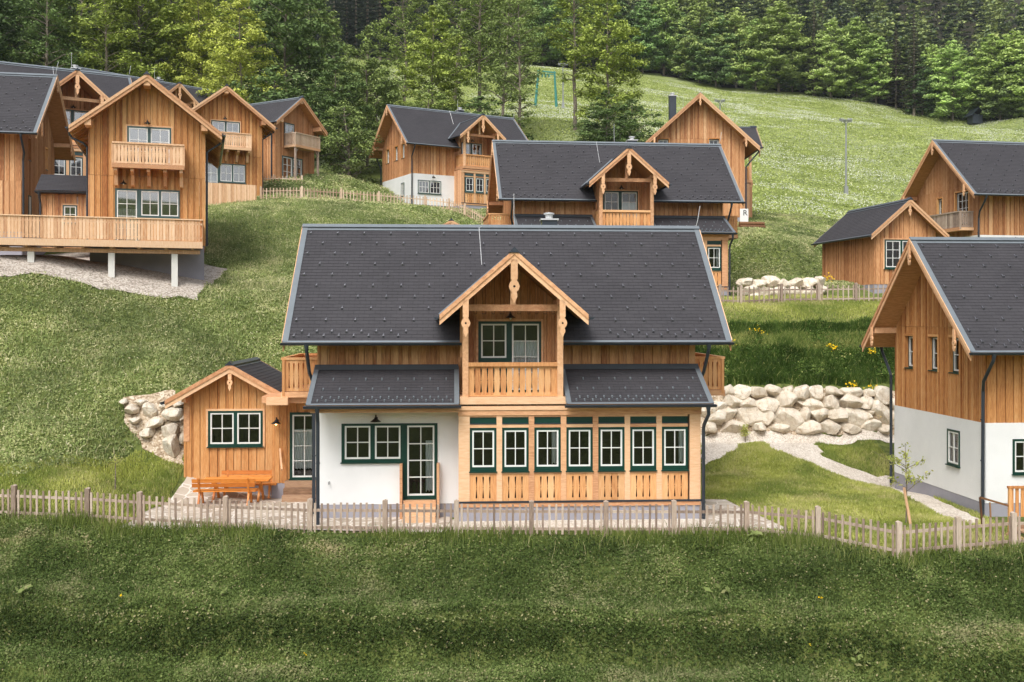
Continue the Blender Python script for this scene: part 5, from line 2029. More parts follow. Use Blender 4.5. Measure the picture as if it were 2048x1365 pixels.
def make_broad(seed, h, r, base, nl, per, leaf, prof='round', flat=.45, trunk_r=.22, sparse=1.0, wander=.6):
    """trunk + limbs + leaf sprays; returns (trunk MB, verts, faces, tones)"""
    rg = random.Random(seed)
    rng = np.random.default_rng(seed)
    P0 = []
    x = y = 0.0
    K = 7
    for k in range(K + 1):
        P0.append((x, y, h * .96 * k / K - .6 * (k == 0)))
        x += rg.uniform(-1, 1) * wander * .4
        y += rg.uniform(-1, 1) * wander * .4
    paths = [(P0, [trunk_r * (1 - .85 * k / K) for k in range(K + 1)])]

    def axis(z):
        t = max(0, min(.999, z / (h * .96))) * K
        i = int(t)
        f = t - i
        return (P0[i][0] * (1 - f) + P0[i + 1][0] * f, P0[i][1] * (1 - f) + P0[i + 1][1] * f)
    cl = []
    for k in range(nl):
        t = (k + rg.random()) / nl
        z = base + (h * .97 - base) * t
        if prof == 'round':
            rad = r * (math.sin(math.pi * min(1, t * .86 + .16)) ** .7)
        elif prof == 'cone':
            rad = r * max(0.02, 1 - t ** 1.9) ** .62 * (.72 + .28 * min(1, t * 4)) + .25
        else:
            rad = r * (.55 + .45 * math.sin(math.pi * min(1, t * 1.1)))
        rad *= rg.uniform(.65, 1.15)
        az = k * 2.399963 + rg.uniform(-.5, .5)
        up = rg.uniform(.05, .55) * rad * (1.0 if prof != 'cone' else .35)
        ax, ay = axis(max(0, z - up * .5))
        st = Vector((ax, ay, max(base * .7, z - up)))
        en = Vector((ax + math.cos(az) * rad, ay + math.sin(az) * rad, z + rg.uniform(-.3, .4)))
        mid = st.lerp(en, .5) + Vector((0, 0, .12 * rad))
        paths.append(([st, mid, en], [trunk_r * .34 * (1 - t * .7), trunk_r * .2 * (1 - t * .6), .015]))
        m = max(2, int(rad * 1.5))
        for q in range(m):
            f = .35 + .65 * (q + rg.random()) / m
            c = st.lerp(mid, f * 2) if f < .5 else mid.lerp(en, f * 2 - 1)
            c = c + Vector((rg.gauss(0, .35), rg.gauss(0, .35), rg.gauss(0, .2))) * (rad * .32)
            cl.append((c, rg.uniform(.55, 1.05) * (.55 + rad * .14)))
        cl.append((en, .6 + rad * .10))
    Cs, Ns, tone = [], [], []
    for c, rr in cl:
        n = max(4, int(per * 1.05 * rr * rr * sparse * rg.uniform(.6, 1.3)))
        d = rng.normal(size=(n, 3)) * .40
        d[:, 2] *= flat
        d[:, 2] -= .12 * (d[:, 0] ** 2 + d[:, 1] ** 2)
        Cs.append(np.array(c)[None] + d * rr)
        nn = rng.normal(size=(n, 3)) * .38 + d * np.array([.9, .9, 0]) + np.array([0, 0, .85])
        nn /= np.linalg.norm(nn, axis=1, keepdims=True)
        Ns.append(nn)
        tone.append(np.clip(rg.gauss(.5, .16) + rng.normal(size=n) * .14, 0, 1))
    V, Fi = leaf_quads(np.concatenate(Cs), np.concatenate(Ns), leaf, rng)
    return tubes_np(paths), V, Fi, np.concatenate(tone)


def make_conifer(seed, h, r, nb=26, per=9, cards=7, base=.08):
    rg = random.Random(seed)
    rng = np.random.default_rng(seed)
    V, T = [], []
    for k in range(nb):
        t = (k + .5) / nb
        z = h * (base + (1 - base) * t)
        rad = r * (1 - t) ** .85 + .15
        for q in range(per):
            az = 2 * math.pi * (q + rg.random() * .8) / per + k
            rd = rad * rg.uniform(.7, 1.15)
            ca, sa = math.cos(az), math.sin(az)
            tn = min(1, max(0, rg.gauss(.45, .2)))
            for c in range(cards):
                f0 = c / cards
                f1 = f0 + 1.7 / cards
                wd = (.28 + .4 * (1 - f0)) * (.25 + rd * .16) * rg.uniform(.6, 1.4)
                dz = lambda f: -.35 * rd * f + .16 * rd * f * f
                jt = rg.uniform(-.25, .25) * wd
                p0 = np.array([ca * rd * f0 - sa * (jt + wd), sa * rd * f0 + ca * (jt + wd), z + dz(f0) - rg.uniform(.0, .35)])
                p1 = np.array([ca * rd * f0 - sa * (jt - wd), sa * rd * f0 + ca * (jt - wd), z + dz(f0) - rg.uniform(.0, .35)])
                p2 = np.array([ca * rd * min(1.05, f1) - sa * (jt - wd * .25), sa * rd * min(1.05, f1) + ca * (jt - wd * .25), z + dz(f1)])
                p3 = np.array([ca * rd * min(1.05, f1) - sa * (jt + wd * .25), sa * rd * min(1.05, f1) + ca * (jt + wd * .25), z + dz(f1)])
                V += [p0, p1, p2, p3]
                T.append(min(1, max(0, tn + rg.gauss(0, .12) + .12 * f0)))
    V = np.array(V)
    return tubes_np([([(0, 0, -.6), (0, 0, h * .5), (0, 0, h)], [h * .014, h * .009, .02])]), V, np.arange(len(V)).reshape(-1, 4), np.array(T)


PROTO = {}


def proto(kind, made):
    mb, V, Fi, T = made
    PROTO[kind] = (mb, V, Fi, T, [])


proto('broad_a', make_broad(11, 20, 5.2, 2.5, 70, 60, .34))
proto('broad_b', make_broad(12, 20, 4.6, 3.5, 64, 60, .34, 'round'))
proto('beech', make_broad(13, 18, 5.2, 1.0, 96, 46, .46, 'cone', .38))
proto('beech_b', make_broad(17, 18, 4.7, 1.2, 90, 46, .46, 'cone', .38))
proto('cone', make_broad(19, 19, 4.6, 1.6, 84, 66, .30, 'cone', .42, .22, 1.0, .5))
proto('slim', make_broad(14, 26, 3.2, 7.0, 62, 46, .32, 'slim', .6, .28, .9, .5))
proto('tall', make_broad(15, 26, 4.6, 6.0, 64, 50, .34, 'round', .5, .30, .85, .9))
proto('bushy', make_broad(16, 9, 3.6, .5, 46, 62, .27))
proto('conifer', make_conifer(21, 24, 3.6))
proto('conifer_b', make_conifer(22, 26, 3.2, 30, 8))


def plant_tree(kind, name, label, x, y, s, tint, rot=None, sx=1.0, group=None, cat='tree', lift=0.0):
    """one tree: an Empty with its own trunk and crown"""
    mb, V, Fi, T, cache = PROTO[kind]
    r = empty(name, (x, y, float(H(x, y)) - .15 + lift), rnd.uniform(0, 6.28) if rot is None else rot, label, cat, group)
    r.scale = (s * sx, s * sx, s)
    if not cache:
        t = mb.build('trunk', 'bark', r, True)
        c = np_mesh('crown', V, Fi, 4, T, 'needle' if 'conifer' in kind else 'leaf', r)
        cache += [t, c]
    else:
        t = cache[0].copy()
        c = cache[1].copy()
        for q in (t, c):
            COL.objects.link(q)
            q.parent = r
    c.color = (*(q * 1.15 for q in tint), 1)
    return r


def L(r, g_, b):
    return s2l(r, g_, b)[:3]


YG = L(172, 180, 92)
YG2 = L(148, 162, 84)
MG = L(134, 150, 88)
MG2 = L(126, 142, 86)
DG = L(102, 122, 76)
DG2 = L(80, 98, 62)
CON = L(84, 92, 88)
CON2 = L(104, 104, 94)
HT = {'broad_a': 20, 'broad_b': 20, 'beech': 18, 'beech_b': 18, 'cone': 19, 'slim': 26, 'tall': 26, 'bushy': 9, 'conifer': 24, 'conifer_b': 26}
# px, depth, height, kind, tint, width factor, name, label
TR = [
    (-30, 108, 24, 'broad_a', DG2, 1.1, 'beech_tree', 'very dark broad tree cut by the picture edge above the roofs'),
    (45, 112, 26, 'tall', DG, 1.0, 'beech_tree', 'dark tree crown over the first long roof'),
    (92, 104, 24, 'slim', DG, 1.0, 'ash_tree', 'tree with a pale bare trunk rising between dark crowns'),
    (20, 124, 27, 'broad_b', DG2, 1.2, 'beech_tree', 'shadowy tree behind the pale bare trunk'),
    (160, 112, 25, 'broad_a', MG, 1.0, 'beech_tree', 'olive green tree above the farthest chalet roof'),
    (216, 106, 22, 'slim', YG2, 1.05, 'ash_tree', 'slender yellow-green tree with a leaning grey trunk'),
    (275, 112, 24, 'broad_b', YG2, 1.1, 'beech_tree', 'wide yellow-green tree above the deck house ridge'),
    (345, 118, 26, 'broad_a', YG2, 1.05, 'beech_tree', 'tall light green tree between two yellow crowns'),
    (398, 112, 20, 'cone', YG, .9, 'beech_tree', 'low yellow-green tree behind the small rear dormer'),
    (478, 103, 19, 'cone', YG, .95, 'beech_tree', 'bright yellow-green conical tree right above the second gable house'),
    (505, 122, 25, 'slim', YG2, 1.2, 'ash_tree', 'thin pale tree reaching the top edge above the yellow cone'),
    (575, 108, 24, 'broad_b', DG, .95, 'maple_tree', 'dark green maple between the yellow cone and the gap'),
    (620, 116, 22, 'broad_a', MG2, .8, 'maple_tree', 'mid green tree with a ragged edge against the dark wood'),
    (560, 98, 11, 'bushy', DG, 1.1, 'maple_tree', 'low dark tree behind the corner house roof'),
    (668, 98, 12.5, 'broad_b', DG, 1.15, 'maple_tree', 'dark leaning tree beside the corner house balcony'),
    (735, 104, 15.5, 'broad_a', MG2, 1.0, 'maple_tree', 'mid green tree left of the small white chalet'),
    (700, 94, 8, 'bushy', MG2, 1.0, 'maple_tree', 'bushy small tree at the foot of the dark leaning tree'),
    (755, 112, 12, 'broad_b', MG2, 1.0, 'maple_tree', 'round green tree behind the small white chalet roof'),
    (868, 110, 17.5, 'broad_b', YG2, 1.0, 'maple_tree', 'bright light-green round crown over the small white chalet'),
    (855, 104, 10, 'broad_a', MG, 1.2, 'maple_tree', 'shaded green tree under the bright round crown'),
    (805, 128, 24, 'tall', MG, .8, 'ash_tree', 'tall olive tree behind the bright round crown'),
    (900, 124, 27, 'tall', MG, 1.0, 'ash_tree', 'tall tree with forked bare trunk reaching the top edge'),
    (955, 116, 24, 'slim', MG2, 1.05, 'ash_tree', 'slender tall tree rising from behind the chimney'),
    (1000, 112, 24, 'tall', MG2, .75, 'ash_tree', 'tall tree with several thin trunks behind the small white chalet ridge'),
    (1042, 104, 20.5, 'slim', MG2, 1.0, 'ash_tree', 'dark-trunked slim tree at the end of the small chalet roof'),
    (970, 106, 8, 'bushy', DG, 1.3, 'maple_tree', 'low dark bush-like tree behind the small chalet dormer'),
    (1150, 118, 22, 'slim', YG2, 1.05, 'ash_tree', 'slim tree with a long bare pale trunk over the second chalet'),
    (1218, 112, 18.5, 'broad_b', YG2, .95, 'maple_tree', 'light yellow-green upper crown beside the open meadow'),
    (1212, 103, 9.5, 'broad_a', DG, 1.35, 'maple_tree', 'dense dark green crown just above the second chalet chimney'),
    (1255, 106, 8, 'bushy', DG, 1.1, 'maple_tree', 'small dark tree at the side of the dense dark crown'),
]
for px, D, h, kind, tint, sx, nm, lb in TR:
    s = h / HT[kind]
    plant_tree(kind, nm, lb, (px - 1024) * D / F, D, s, tint, sx=sx, group='trees behind the chalets')


def edge_depth(px):
    return float(np.interp(px, [1060, 1260, 1440, 1700, 2048, 2200], [232, 242, 236, 226, 206, 198]))


EDGE = [
    (1085, 150, 'beech', DG), (1130, 130, 'beech_b', DG2), (1180, 150, 'beech', DG), (1235, 150, 'beech_b', DG2),
    (1285, 135, 'beech', DG), (1328, 150, 'beech_b', MG2), (1362, 120, 'beech', DG), (1398, 165, 'beech_b', MG2), (1432, 140, 'beech', DG),
    (1472, 150, 'beech', MG2), (1512, 135, 'beech_b', MG2), (1558, 168, 'beech', MG2), (1600, 130, 'conifer', CON2), (1628, 175, 'conifer_b', CON2), (1662, 148, 'beech_b', MG2), (1712, 155, 'beech', MG2),
    (1752, 130, 'beech_b', MG2), (1792, 150, 'conifer', CON2), (1828, 195, 'conifer_b', CON2), (1862, 130, 'beech_b', MG), (1905, 150, 'beech', MG2), (1945, 100, 'beech_b', DG), (1980, 160, 'beech', MG),
    (2022, 165, 'beech_b', MG), (2070, 170, 'beech', MG), (1585, 100, 'beech', DG2), (1448, 90, 'beech_b', DG2), (1845, 110, 'beech', DG2), (1925, 110, 'beech_b', MG), (2000, 120, 'beech', DG)]
EL = {'beech': 'layered green beech at the edge of the sloping meadow', 'beech_b': 'layered green beech at the edge of the sloping meadow',
      'conifer': 'dark brownish spruce standing among the beeches at the meadow edge', 'conifer_b': 'dark brownish spruce standing among the beeches at the meadow edge'}
for k, (px, hp, kind, tint) in enumerate(EDGE):
    D = edge_depth(px) + rnd.uniform(0, 6)
    h = hp * D / F * 1.1
    x = (px - 1024) * D / F
    tb = rnd.uniform(1.25, 1.9) if 'beech' in kind else 1.0
    tv = tuple(c * tb * rnd.uniform(.95, 1.05) for c in tint)
    con = 'conifer' in kind
    plant_tree(kind, 'spruce_tree' if con else 'beech_tree', EL[kind], x, D, h / HT[kind], tv, sx=rnd.uniform(1.0, 1.25) if not con else 1.1, group='spruces at the meadow edge' if con else 'beeches at the meadow edge')

# the wood that climbs behind: one mass
_mb, cV, cF, cT, _ = PROTO['conifer']
_c2 = make_conifer(31, 24, 3.6, 16, 7, 4)
_b2 = make_broad(32, 18, 4.6, 2, 46, 16, .8, 'cone', .4)
VV, FF, TT = [], [], []
off = 0
rng = np.random.default_rng(5)


def add_far(src, x, y, z, s, sx, tsh):
    global off
    _, V, Fi, T = src
    a = rng.uniform(0, 6.28)
    c, sn = math.cos(a), math.sin(a)
    W_ = np.c_[(V[:, 0] * c - V[:, 1] * sn) * s * sx + x, (V[:, 0] * sn + V[:, 1] * c) * s * sx + y, V[:, 2] * s + z]
    VV.append(W_)
    FF.append(Fi + off)
    TT.append(np.clip(T * .8 + tsh, 0, 1))
    off += len(V)


for row, (dd, dens) in enumerate(((9, 4.2), (17, 4.6), (27, 5.2), (38, 6.0), (52, 7.0), (68, 8.5), (88, 9.5), (110, 10), (134, 11), (160, 12))):
    px = -120.0
    while px < 2180:
        D = edge_depth(max(px, 1060)) + dd + rng.uniform(-4, 4) if px > 1040 else 222 + dd + rng.uniform(-4, 4) + (8 if 620 < px < 820 else 0)
        x = (px - 1024) * D / F
        z = float(H(x, D))
        px += dens * F / D * rng.uniform(.6, 1.4)
        if rng.random() < .5 and px > 1040:
            add_far(_b2, x, D, z, rng.uniform(.75, 1.15), 1.0, rng.uniform(.2, .5))
        else:
            add_far(_c2, x, D, z, rng.uniform(.75, 1.2), 1.0, rng.uniform(-.12, .1))
fw_ = np_mesh('forest', np.concatenate(VV), np.concatenate(FF), 4, np.concatenate(TT), 'farforest')
tag(fw_, 'dark mixed forest climbing the slope behind the meadow', 'forest', None, 'stuff')
# bare trunks seen in the gap of the dark wood
for px in (668, 694, 712, 735, 760, 778, 792):
    D = 214 + rnd.uniform(-3, 3)
    plant_tree('conifer_b', 'spruce_tree', 'dark spruce in the shaded wood seen through the gap in the trees', (px - 1024) * D / F, D, rnd.uniform(.9, 1.1), CON, group='spruces in the gap')


# ------------------------------------------------------------------ small plants
def sapling(label, x, y, h, n, leaf, seed, stake=False, name='sapling'):
    rg = random.Random(seed)
    rn = np.random.default_rng(seed)
    r = empty(name, (x, y, float(H(x, y))), 0, label, 'young tree', 'young planted trees')
    paths = [([(0, 0, -.1), (.02, 0, h * .5), (-.02, .02, h)], [.025, .018, .006])]
    C = []
    for k in range(n):
        z = h * rg.uniform(.35, .8)
        az = rg.uniform(0, 6.28)
        ln = h * rg.uniform(.15, .42)
        en = Vector((math.cos(az) * ln, math.sin(az) * ln, z + ln * .55))
        paths.append(([(0, 0, z), tuple(en)], [.012, .004]))
        for q in range(30):
            f = rg.uniform(.3, 1)
            C.append([en.x * f + rg.gauss(0, .05), en.y * f + rg.gauss(0, .05), z + (en.z - z) * f + rg.gauss(0, .05)])
    for q in range(70):
        C.append([rg.gauss(0, .08), rg.gauss(0, .08), h * rg.uniform(.55, 1.03)])
    C = np.array(C)
    nn = rn.normal(size=C.shape)
    nn /= np.linalg.norm(nn, axis=1, keepdims=True)
    V, Fi = leaf_quads(C, nn, leaf, rn, .45)
    tubes_np(paths, 5).build('trunk', 'bark', r, True)
    np_mesh('crown', V, Fi, 4, rn.uniform(.3, .9, len(Fi)), 'lawn', r)
    return r


sx_, sy_, _ = hit(1812, 1052)
sapling('young planted tree with thin drooping twigs tied to a leaning stake', sx_, sy_, 2.5, 9, .12, 3)
mb = MB()
z0 = float(H(sx_ - .12, sy_ - .1))
mb.tube([(sx_ + .12, sy_ - .1, z0 - .1), (sx_ - .08, sy_ - .05, z0 + 1.15)], [.045, .04], 8)
so = mb.build('tree_stake', 'deckwood')
tag(so, 'leaning peeled stake tied to the young tree', 'stake')
a_ = hit(1490, 888)
sapling('small leafy sapling at the fork of the gravel road', a_[0], a_[1], .85, 8, .09, 4)
a_ = hit(230, 985)
sapling('spindly sapling with few leaves behind the fence near the boulder heap', a_[0], a_[1], 1.25, 4, .06, 6)


def flower_clump(px, py, n=26, label='clump of yellow flowers on the steep bank', s=.16, d0=20):
    x, y, z = hit(px, py, d0)
    rn = np.random.default_rng(int(px * 7 + py))
    C = rn.normal(size=(n, 3)) * s * np.array([1, .7, .6]) + np.array([0, -.15, .32])
    nn = rn.normal(size=(n, 3)) * .5 + np.array([0, -.5, .8])
    nn /= np.linalg.norm(nn, axis=1, keepdims=True)
    V, Fi = leaf_quads(C, nn, .10 if s > .1 else .05, rn, .8)
    r = empty('flower_clump', (x, y, z), 0, label, 'flowers', 'yellow flower clumps')
    np_mesh('petals', V, Fi, 4, rn.random(len(Fi)), 'yellow', r)
    k = 14
    C2 = rn.normal(size=(k, 3)) * s * np.array([1, .7, .3]) + np.array([0, -.1, .14])
    V, Fi = leaf_quads(C2, rn.normal(size=(k, 3)) / 1.7, .16, rn, .3)
    np_mesh('leaves', V, Fi, 4, rn.random(len(Fi)) * .6, 'blade', r)
    return r


for q in ((1515, 678, 26, 'yellow flower clump on the upper dark bank close to the front roof corner'), (1460, 705, 18, 'small yellow flower clump just beside the front roof gutter end'), (1664, 712, 34, 'largest yellow flower clump in the middle of the dark bank'),
          (1741, 722, 22, 'yellow flower clump high on the bank near the narrow-windowed chalet'), (1702, 790, 26, 'yellow flowers growing out of the top course of the boulder wall'), (1767, 848, 26, 'yellow flowers at the foot of the boulder wall'),
          (1652, 568, 30, 'yellow flower bush beside the rear picket fence'), (1742, 794, 12, 'yellow-green tuft on the boulder wall near the chalet')):
    flower_clump(q[0], q[1], q[2], q[3])
for px, py, lb in ((245, 1218, 'single yellow dandelion low on the front bank at far side from the stairs'), (611, 1332, 'single yellow dandelion near the bottom ledge below the white wall'), (1639, 1219, 'single yellow dandelion on the front bank under the sapling'), (1618, 1327, 'single yellow dandelion on the lowest ledge')):
    flower_clump(px, py, 4, lb, .03, 18)


# ------------------------------------------------------------------ grass
BLD = []


def footprint(cx, cy, rot, x0, x1, y0, y1):
    c, s = math.cos(rot), math.sin(rot)
    return [(cx + a * c - b * s, cy + a * s + b * c) for a, b in ((x0, y0), (x1, y0), (x1, y1), (x0, y1))]


BLD += [footprint(-.32, 36.3, R(3.3), -11.3, 6.0, -4.4, 4.2), footprint(-.32, 36.3, R(3.3), -1.8, 6.0, -5.2, -3), footprint(21.49, 37.7, R(3.3), -6.1, 6.1, -5.1, 3.5), footprint(-9.82, 36, R(3.3), -1.8, 1.8, -.1, 4.3)]


def grass(name, label, poly, n, kind, mat, h=(.08, .2), wd=.02, seed=1, dens=None, tone=None, lean=.5, out=0.0, leaf=.05):
    rn = np.random.default_rng(seed)
    xs = [p[0] for p in poly]
    ys = [p[1] for p in poly]
    X = rn.uniform(min(xs), max(xs), n)
    Y = rn.uniform(min(ys), max(ys), n)
    k = inside(X, Y, poly)
    for b in BLD + POLYS:
        k &= ~inside(X, Y, b)
    if dens is not None:
        k &= rn.random(n) < dens(X, Y)
    X, Y = X[k], Y[k]
    n = len(X)
    Z = H(X, Y)
    tn = np.clip(.5 + vnoise(X, Y, 1.3, seed + 3) * .55 + vnoise(X, Y, .35, seed + 4) * .3 + rn.normal(size=n) * .16, 0, .97)
    if tone is not None:
        tn = np.clip(tn + tone(X, Y, rn), 0, 1)
    straw = rn.random(n) < .025
    tn[straw] = 1.0
    if kind == 'blade':
        hh = rn.uniform(h[0], h[1], n) * (.75 + .6 * (vnoise(X, Y, .9, seed + 9) + .5))
        az = rn.uniform(0, 2 * np.pi, n)
        fx, fy = np.cos(az), np.sin(az)
        le = rn.uniform(.1, lean, n) * hh
        la = rn.uniform(0, 2 * np.pi, n)
        lx, ly = np.cos(la) * le, np.sin(la) * le
        ww = wd * rn.uniform(.6, 1.4, n)
        V = np.empty((n, 5, 3))
        V[:, 0] = np.c_[X - fx * ww / 2, Y - fy * ww / 2, Z - .03]
        V[:, 1] = np.c_[X + fx * ww / 2, Y + fy * ww / 2, Z - .03]
        V[:, 2] = np.c_[X + fx * ww * .4 + lx * .4, Y + fy * ww * .4 + ly * .4, Z + hh * .6]
        V[:, 3] = np.c_[X - fx * ww * .4 + lx * .4, Y - fy * ww * .4 + ly * .4, Z + hh * .6]
        V[:, 4] = np.c_[X + lx, Y + ly, Z + hh]
        b = np.arange(n)[:, None] * 5
        tri = np.concatenate([b + np.array([0, 1, 2]), b + np.array([0, 2, 3]), b + np.array([3, 2, 4])])
        o = np_mesh(name, V.reshape(-1, 3), tri, 3, np.tile(tn, 3), mat)
    else:
        hh = rn.uniform(h[0], h[1], n) * (.55 + .9 * (vnoise(X, Y, .55, seed + 9) + .5))
        C = np.c_[X, Y - out * rn.random(n) ** 2, Z + hh]
        nn = rn.normal(size=(n, 3)) * .6 + np.array([0, -.35, .8])
        nn /= np.linalg.norm(nn, axis=1, keepdims=True)
        V, Fi = leaf_quads(C, nn, leaf, rn, .62)
        o = np_mesh(name, V, Fi, 4, tn, mat)
    return tag(o, label, 'grass', None, 'stuff')


def dfen(X, Y):
    return np.interp(X, _fx, _fy) - Y


BANK = [(-20, 22), (20, 22), (20, 29.6), (-20, 31.4)]
ledge = lambda X, Y: np.exp(-((dfen(X, Y) - 2.85) / .42) ** 2) + np.exp(-((dfen(X, Y) - 4.3) / .5) ** 2) - .5 * np.exp(-((dfen(X, Y) - 3.55) / .2) ** 2)  # overhead light painted into leaf tone: level ledges lighter, steep step darker
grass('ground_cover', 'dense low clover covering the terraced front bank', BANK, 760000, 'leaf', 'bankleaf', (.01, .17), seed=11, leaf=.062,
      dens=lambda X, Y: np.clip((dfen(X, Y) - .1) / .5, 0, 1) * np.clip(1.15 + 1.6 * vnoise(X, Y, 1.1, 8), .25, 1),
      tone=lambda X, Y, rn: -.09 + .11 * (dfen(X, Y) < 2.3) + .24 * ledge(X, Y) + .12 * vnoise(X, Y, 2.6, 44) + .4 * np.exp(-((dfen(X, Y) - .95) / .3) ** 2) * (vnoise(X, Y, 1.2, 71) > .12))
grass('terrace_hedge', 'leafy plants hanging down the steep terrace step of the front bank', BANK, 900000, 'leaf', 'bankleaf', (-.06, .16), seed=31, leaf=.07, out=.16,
      dens=lambda X, Y: .9 * np.exp(-((dfen(X, Y) - 3.5) / .17) ** 2), tone=lambda X, Y, rn: -.3 + .75 * (dfen(X, Y) < 3.33))  # shade of the steep face put into the tone, its top edge lightened
grass('bank_grass', 'thin grass stems mixed through the clover of the front bank', BANK, 110000, 'blade', 'bankleaf', (.08, .26), .016, 12,
      dens=lambda X, Y: np.clip(dfen(X, Y) / .6, 0, 1) * np.clip(.55 + 1.6 * vnoise(X, Y, 2.2, 18), .05, 1), tone=lambda X, Y, rn: .05 + .1 * ledge(X, Y))
grass('fence_grass', 'tall fresh grass along the foot of the front picket fence', [(-20, 28), (20, 26), (20, 29.5), (-20, 31.4)], 150000, 'blade', 'blade', (.16, .42), .018, 13,
      dens=lambda X, Y: np.exp(-((dfen(X, Y) - .35) / .42) ** 2) * np.clip(.65 + 1.5 * vnoise(X, Y, 1.6, 28), .08, 1))
LAWN1 = [(5.9, 29.3), (8.6, 28.9), (10.3, 27.5), (14.5, 28.2), (15.6, 33.5), (16, 45.8), (5, 45.8), (5.9, 36)]
grass('lawn_grass', 'short bright lawn between the front chalet and its neighbour', LAWN1, 230000, 'blade', 'lawn', (.05, .13), .022, 14, lean=.9, tone=lambda X, Y, rn: .1 - .16 * (vnoise(X, Y, 2.0, 9) > .12))
LAWN2 = [(-19, 31.2), (-9, 29.9), (-11.4, 33), (-11.6, 37), (-13.5, 36.8), (-16, 33.5), (-20, 33)]
grass('lawn_grass', 'patch of lawn behind the fence beside the annex', LAWN2, 90000, 'blade', 'lawn', (.05, .16), .02, 15, lean=.8)
SLOPE = [(-26, 32.2), (-15.5, 32.6), (-13.6, 36.8), (-11.6, 40), (-9, 42), (-4, 43), (6, 48), (4, 62), (-4, 72), (-22, 74), (-19.5, 64), (-18.3, 61), (-15.4, 52), (-14.9, 49.6), (-19.2, 49), (-26, 48.6), (-40, 50), (-40, 40)]
grass('slope_grass', 'mottled grass slope below the deck', SLOPE, 520000, 'leaf', 'slope', (.02, .14), seed=16, leaf=.095, tone=lambda X, Y, rn: .16 * vnoise(X, Y, 3.2, 50))
grass('slope_blades', 'loose grass stems over the slope below the deck', SLOPE, 130000, 'blade', 'slope', (.1, .26), .028, 17, lean=.9, tone=lambda X, Y, rn: .1)
STEEP = [(4, 46.95), (18, 46.95), (18, 49.2), (4, 49.2)]
grass('steep_bank_grass', 'thick dark grass hanging down the steep bank above the boulder wall', STEEP, 110000, 'blade', 'shrub', (.22, .5), .032, 18, lean=.7, tone=lambda X, Y, rn: -.12 + .5 * ((Y > 48.1) & (Y < 48.75)))
grass('steep_bank_leaves', 'broad weed leaves in the steep bank above the boulder wall', STEEP, 60000, 'leaf', 'shrub', (.05, .4), seed=19, leaf=.10)
TOPB = [(4, 49.1), (24, 49.1), (26, 56), (22, 56), (20, 54), (12, 57), (3, 56)]
grass('upper_bank_grass', 'dry pale grass strip below the rear picket fence', TOPB, 110000, 'blade', 'lawn', (.05, .17), .026, 20, lean=.9, tone=lambda X, Y, rn: .12 + .2 * vnoise(X, Y, 1.5, 3))
MEAD = [(11.5, 56.5), (19.5, 56.5), (19, 64), (27, 72), (27, 84), (14, 84), (13, 70)]
grass('meadow_grass', 'fresh green meadow beside the second chalet', MEAD, 160000, 'leaf', 'slope', (.02, .16), seed=21, leaf=.12, tone=lambda X, Y, rn: .05)
MID = [(-22, 74), (-4, 72), (6, 62), (3, 78), (0, 90), (-22, 88)]
grass('upper_meadow_grass', 'meadow strip around the middle picket fence', MID, 120000, 'leaf', 'slope', (.02, .2), seed=22, leaf=.14, tone=lambda X, Y, rn: .08)
def drift(X, Y):
    v = vnoise(X + Y * .3, Y, 13, 61) * .6 + vnoise(X, Y * 1.6, 4.5, 62) * .55 + vnoise(X * .5, Y, 1.6, 63) * .35
    return np.clip((v + .02) / .34, 0, 1) ** 1.3


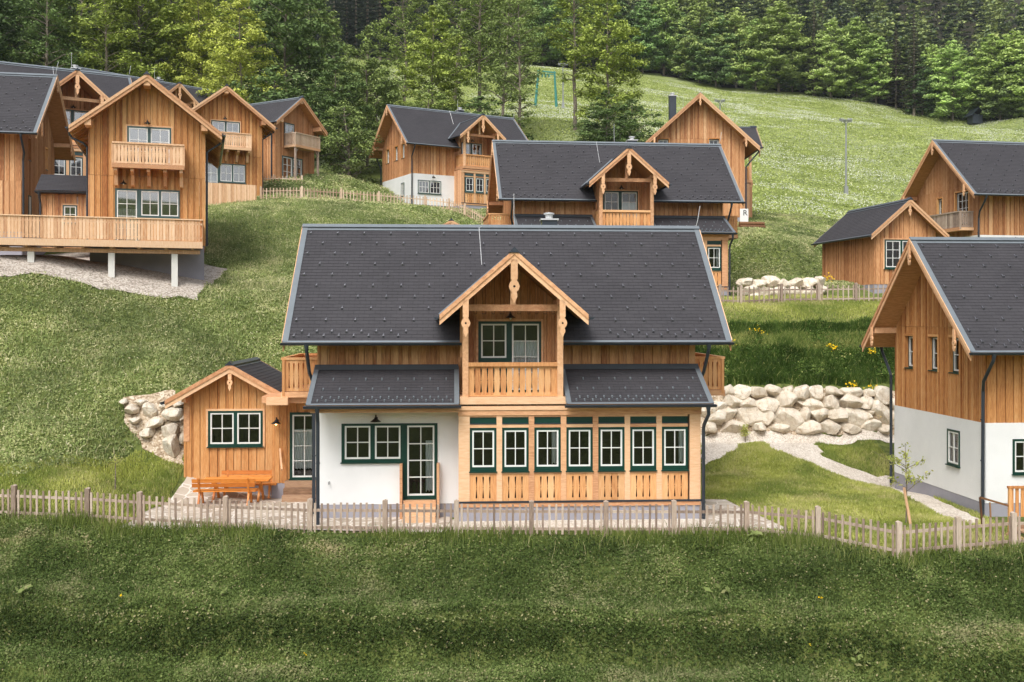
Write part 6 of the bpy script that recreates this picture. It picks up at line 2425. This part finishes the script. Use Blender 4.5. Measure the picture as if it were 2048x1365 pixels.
FARM = [(11.5, 72), (30, 74), (36, 84), (60, 98), (108, 196), (90, 224), (48, 234), (8, 236), (-34, 218), (-28, 150), (-4, 118), (5, 100), (7, 88)]
M['meadow'] = leafmat('meadow_tufts', [(0.0, s2l(126, 140, 76)), (0.5, s2l(166, 178, 104)), (0.97, s2l(196, 204, 134)), (1.0, s2l(212, 212, 164))], 0.35)
M['blossom'] = leafmat('white_blossom', [(0.0, s2l(206, 208, 190)), (1.0, s2l(240, 240, 230))], 0.2)
grass('meadow_tufts', 'short tufts over the wide far meadow', FARM, 420000, 'leaf', 'meadow', (.02, .12), seed=41, leaf=.26, tone=lambda X, Y, rn: .12 * vnoise(X, Y, 9, 64))
grass('meadow_blossom', 'drifts of small white blossom over the far meadow', FARM, 620000, 'leaf', 'blossom', (.08, .20), seed=42, leaf=.12, dens=lambda X, Y: drift(X, Y) * np.clip((Y - 80) / 30, .05, 1))
UND = [(-21, 78), (-12, 79), (-8, 86), (-12, 98), (-24, 98)]
grass('undergrowth', 'dark low shrubs and weeds around the corner house', UND, 60000, 'leaf', 'slope', (.03, .5), seed=23, leaf=.17)


def weed(px, py, label, s=.28, n=9):
    x, y, z = hit(px, py, 18)
    rn = np.random.default_rng(int(px))
    r = empty('leafy_weed', (x, y, z), 0, label, 'weed', 'broad-leaved weeds on the front bank')
    C = rn.normal(size=(n, 3)) * s * np.array([.5, .3, .35]) + np.array([0, -.05, .22])
    nn = rn.normal(size=(n, 3)) * .4 + np.array([0, -.5, .8])
    nn /= np.linalg.norm(nn, axis=1, keepdims=True)
    V, Fi = leaf_quads(C, nn, s * .8, rn, .55)
    np_mesh('leaves', V, Fi, 4, rn.uniform(.75, .97, len(Fi)), 'bankleaf', r)


for q in ((1446, 1196, 'pale broad-leaved weed halfway up the front bank'), (1508, 1092, 'broad-leaved weed just under the fence near the lawn'), (1724, 1350, 'large grey-green weed at the bottom of the front bank'), (52, 1196, 'round-leaved weed at the dark end of the front bank'), (440, 1200, 'round-leaved weed above the first ledge')):
    weed(q[0], q[1], q[2])


# ------------------------------------------------------------------ air
mb = MB()
mb.box(-425, 425, -405, 485, float(GZ.min()) - 1.0, float(GZ.max()) + 40.0)
hz = mb.build('haze', 'white')
hz.data.materials.clear()
hm = bpy.data.materials.new('haze')
hm.use_nodes = True
hn = hm.node_tree
hn.nodes.remove(hn.nodes['Principled BSDF'])
pv = hn.nodes.new('ShaderNodeVolumePrincipled')
pv.inputs['Color'].default_value = (0.86, 0.92, 1.0, 1)
pv.inputs['Density'].default_value = 0.00012
hn.links.new(pv.outputs[0], hn.nodes['Material Output'].inputs['Volume'])
hz.data.materials.append(hm)
tag(hz, 'thin pale air over the valley', None, None, 'stuff')
SC.cycles.volume_bounces = 0
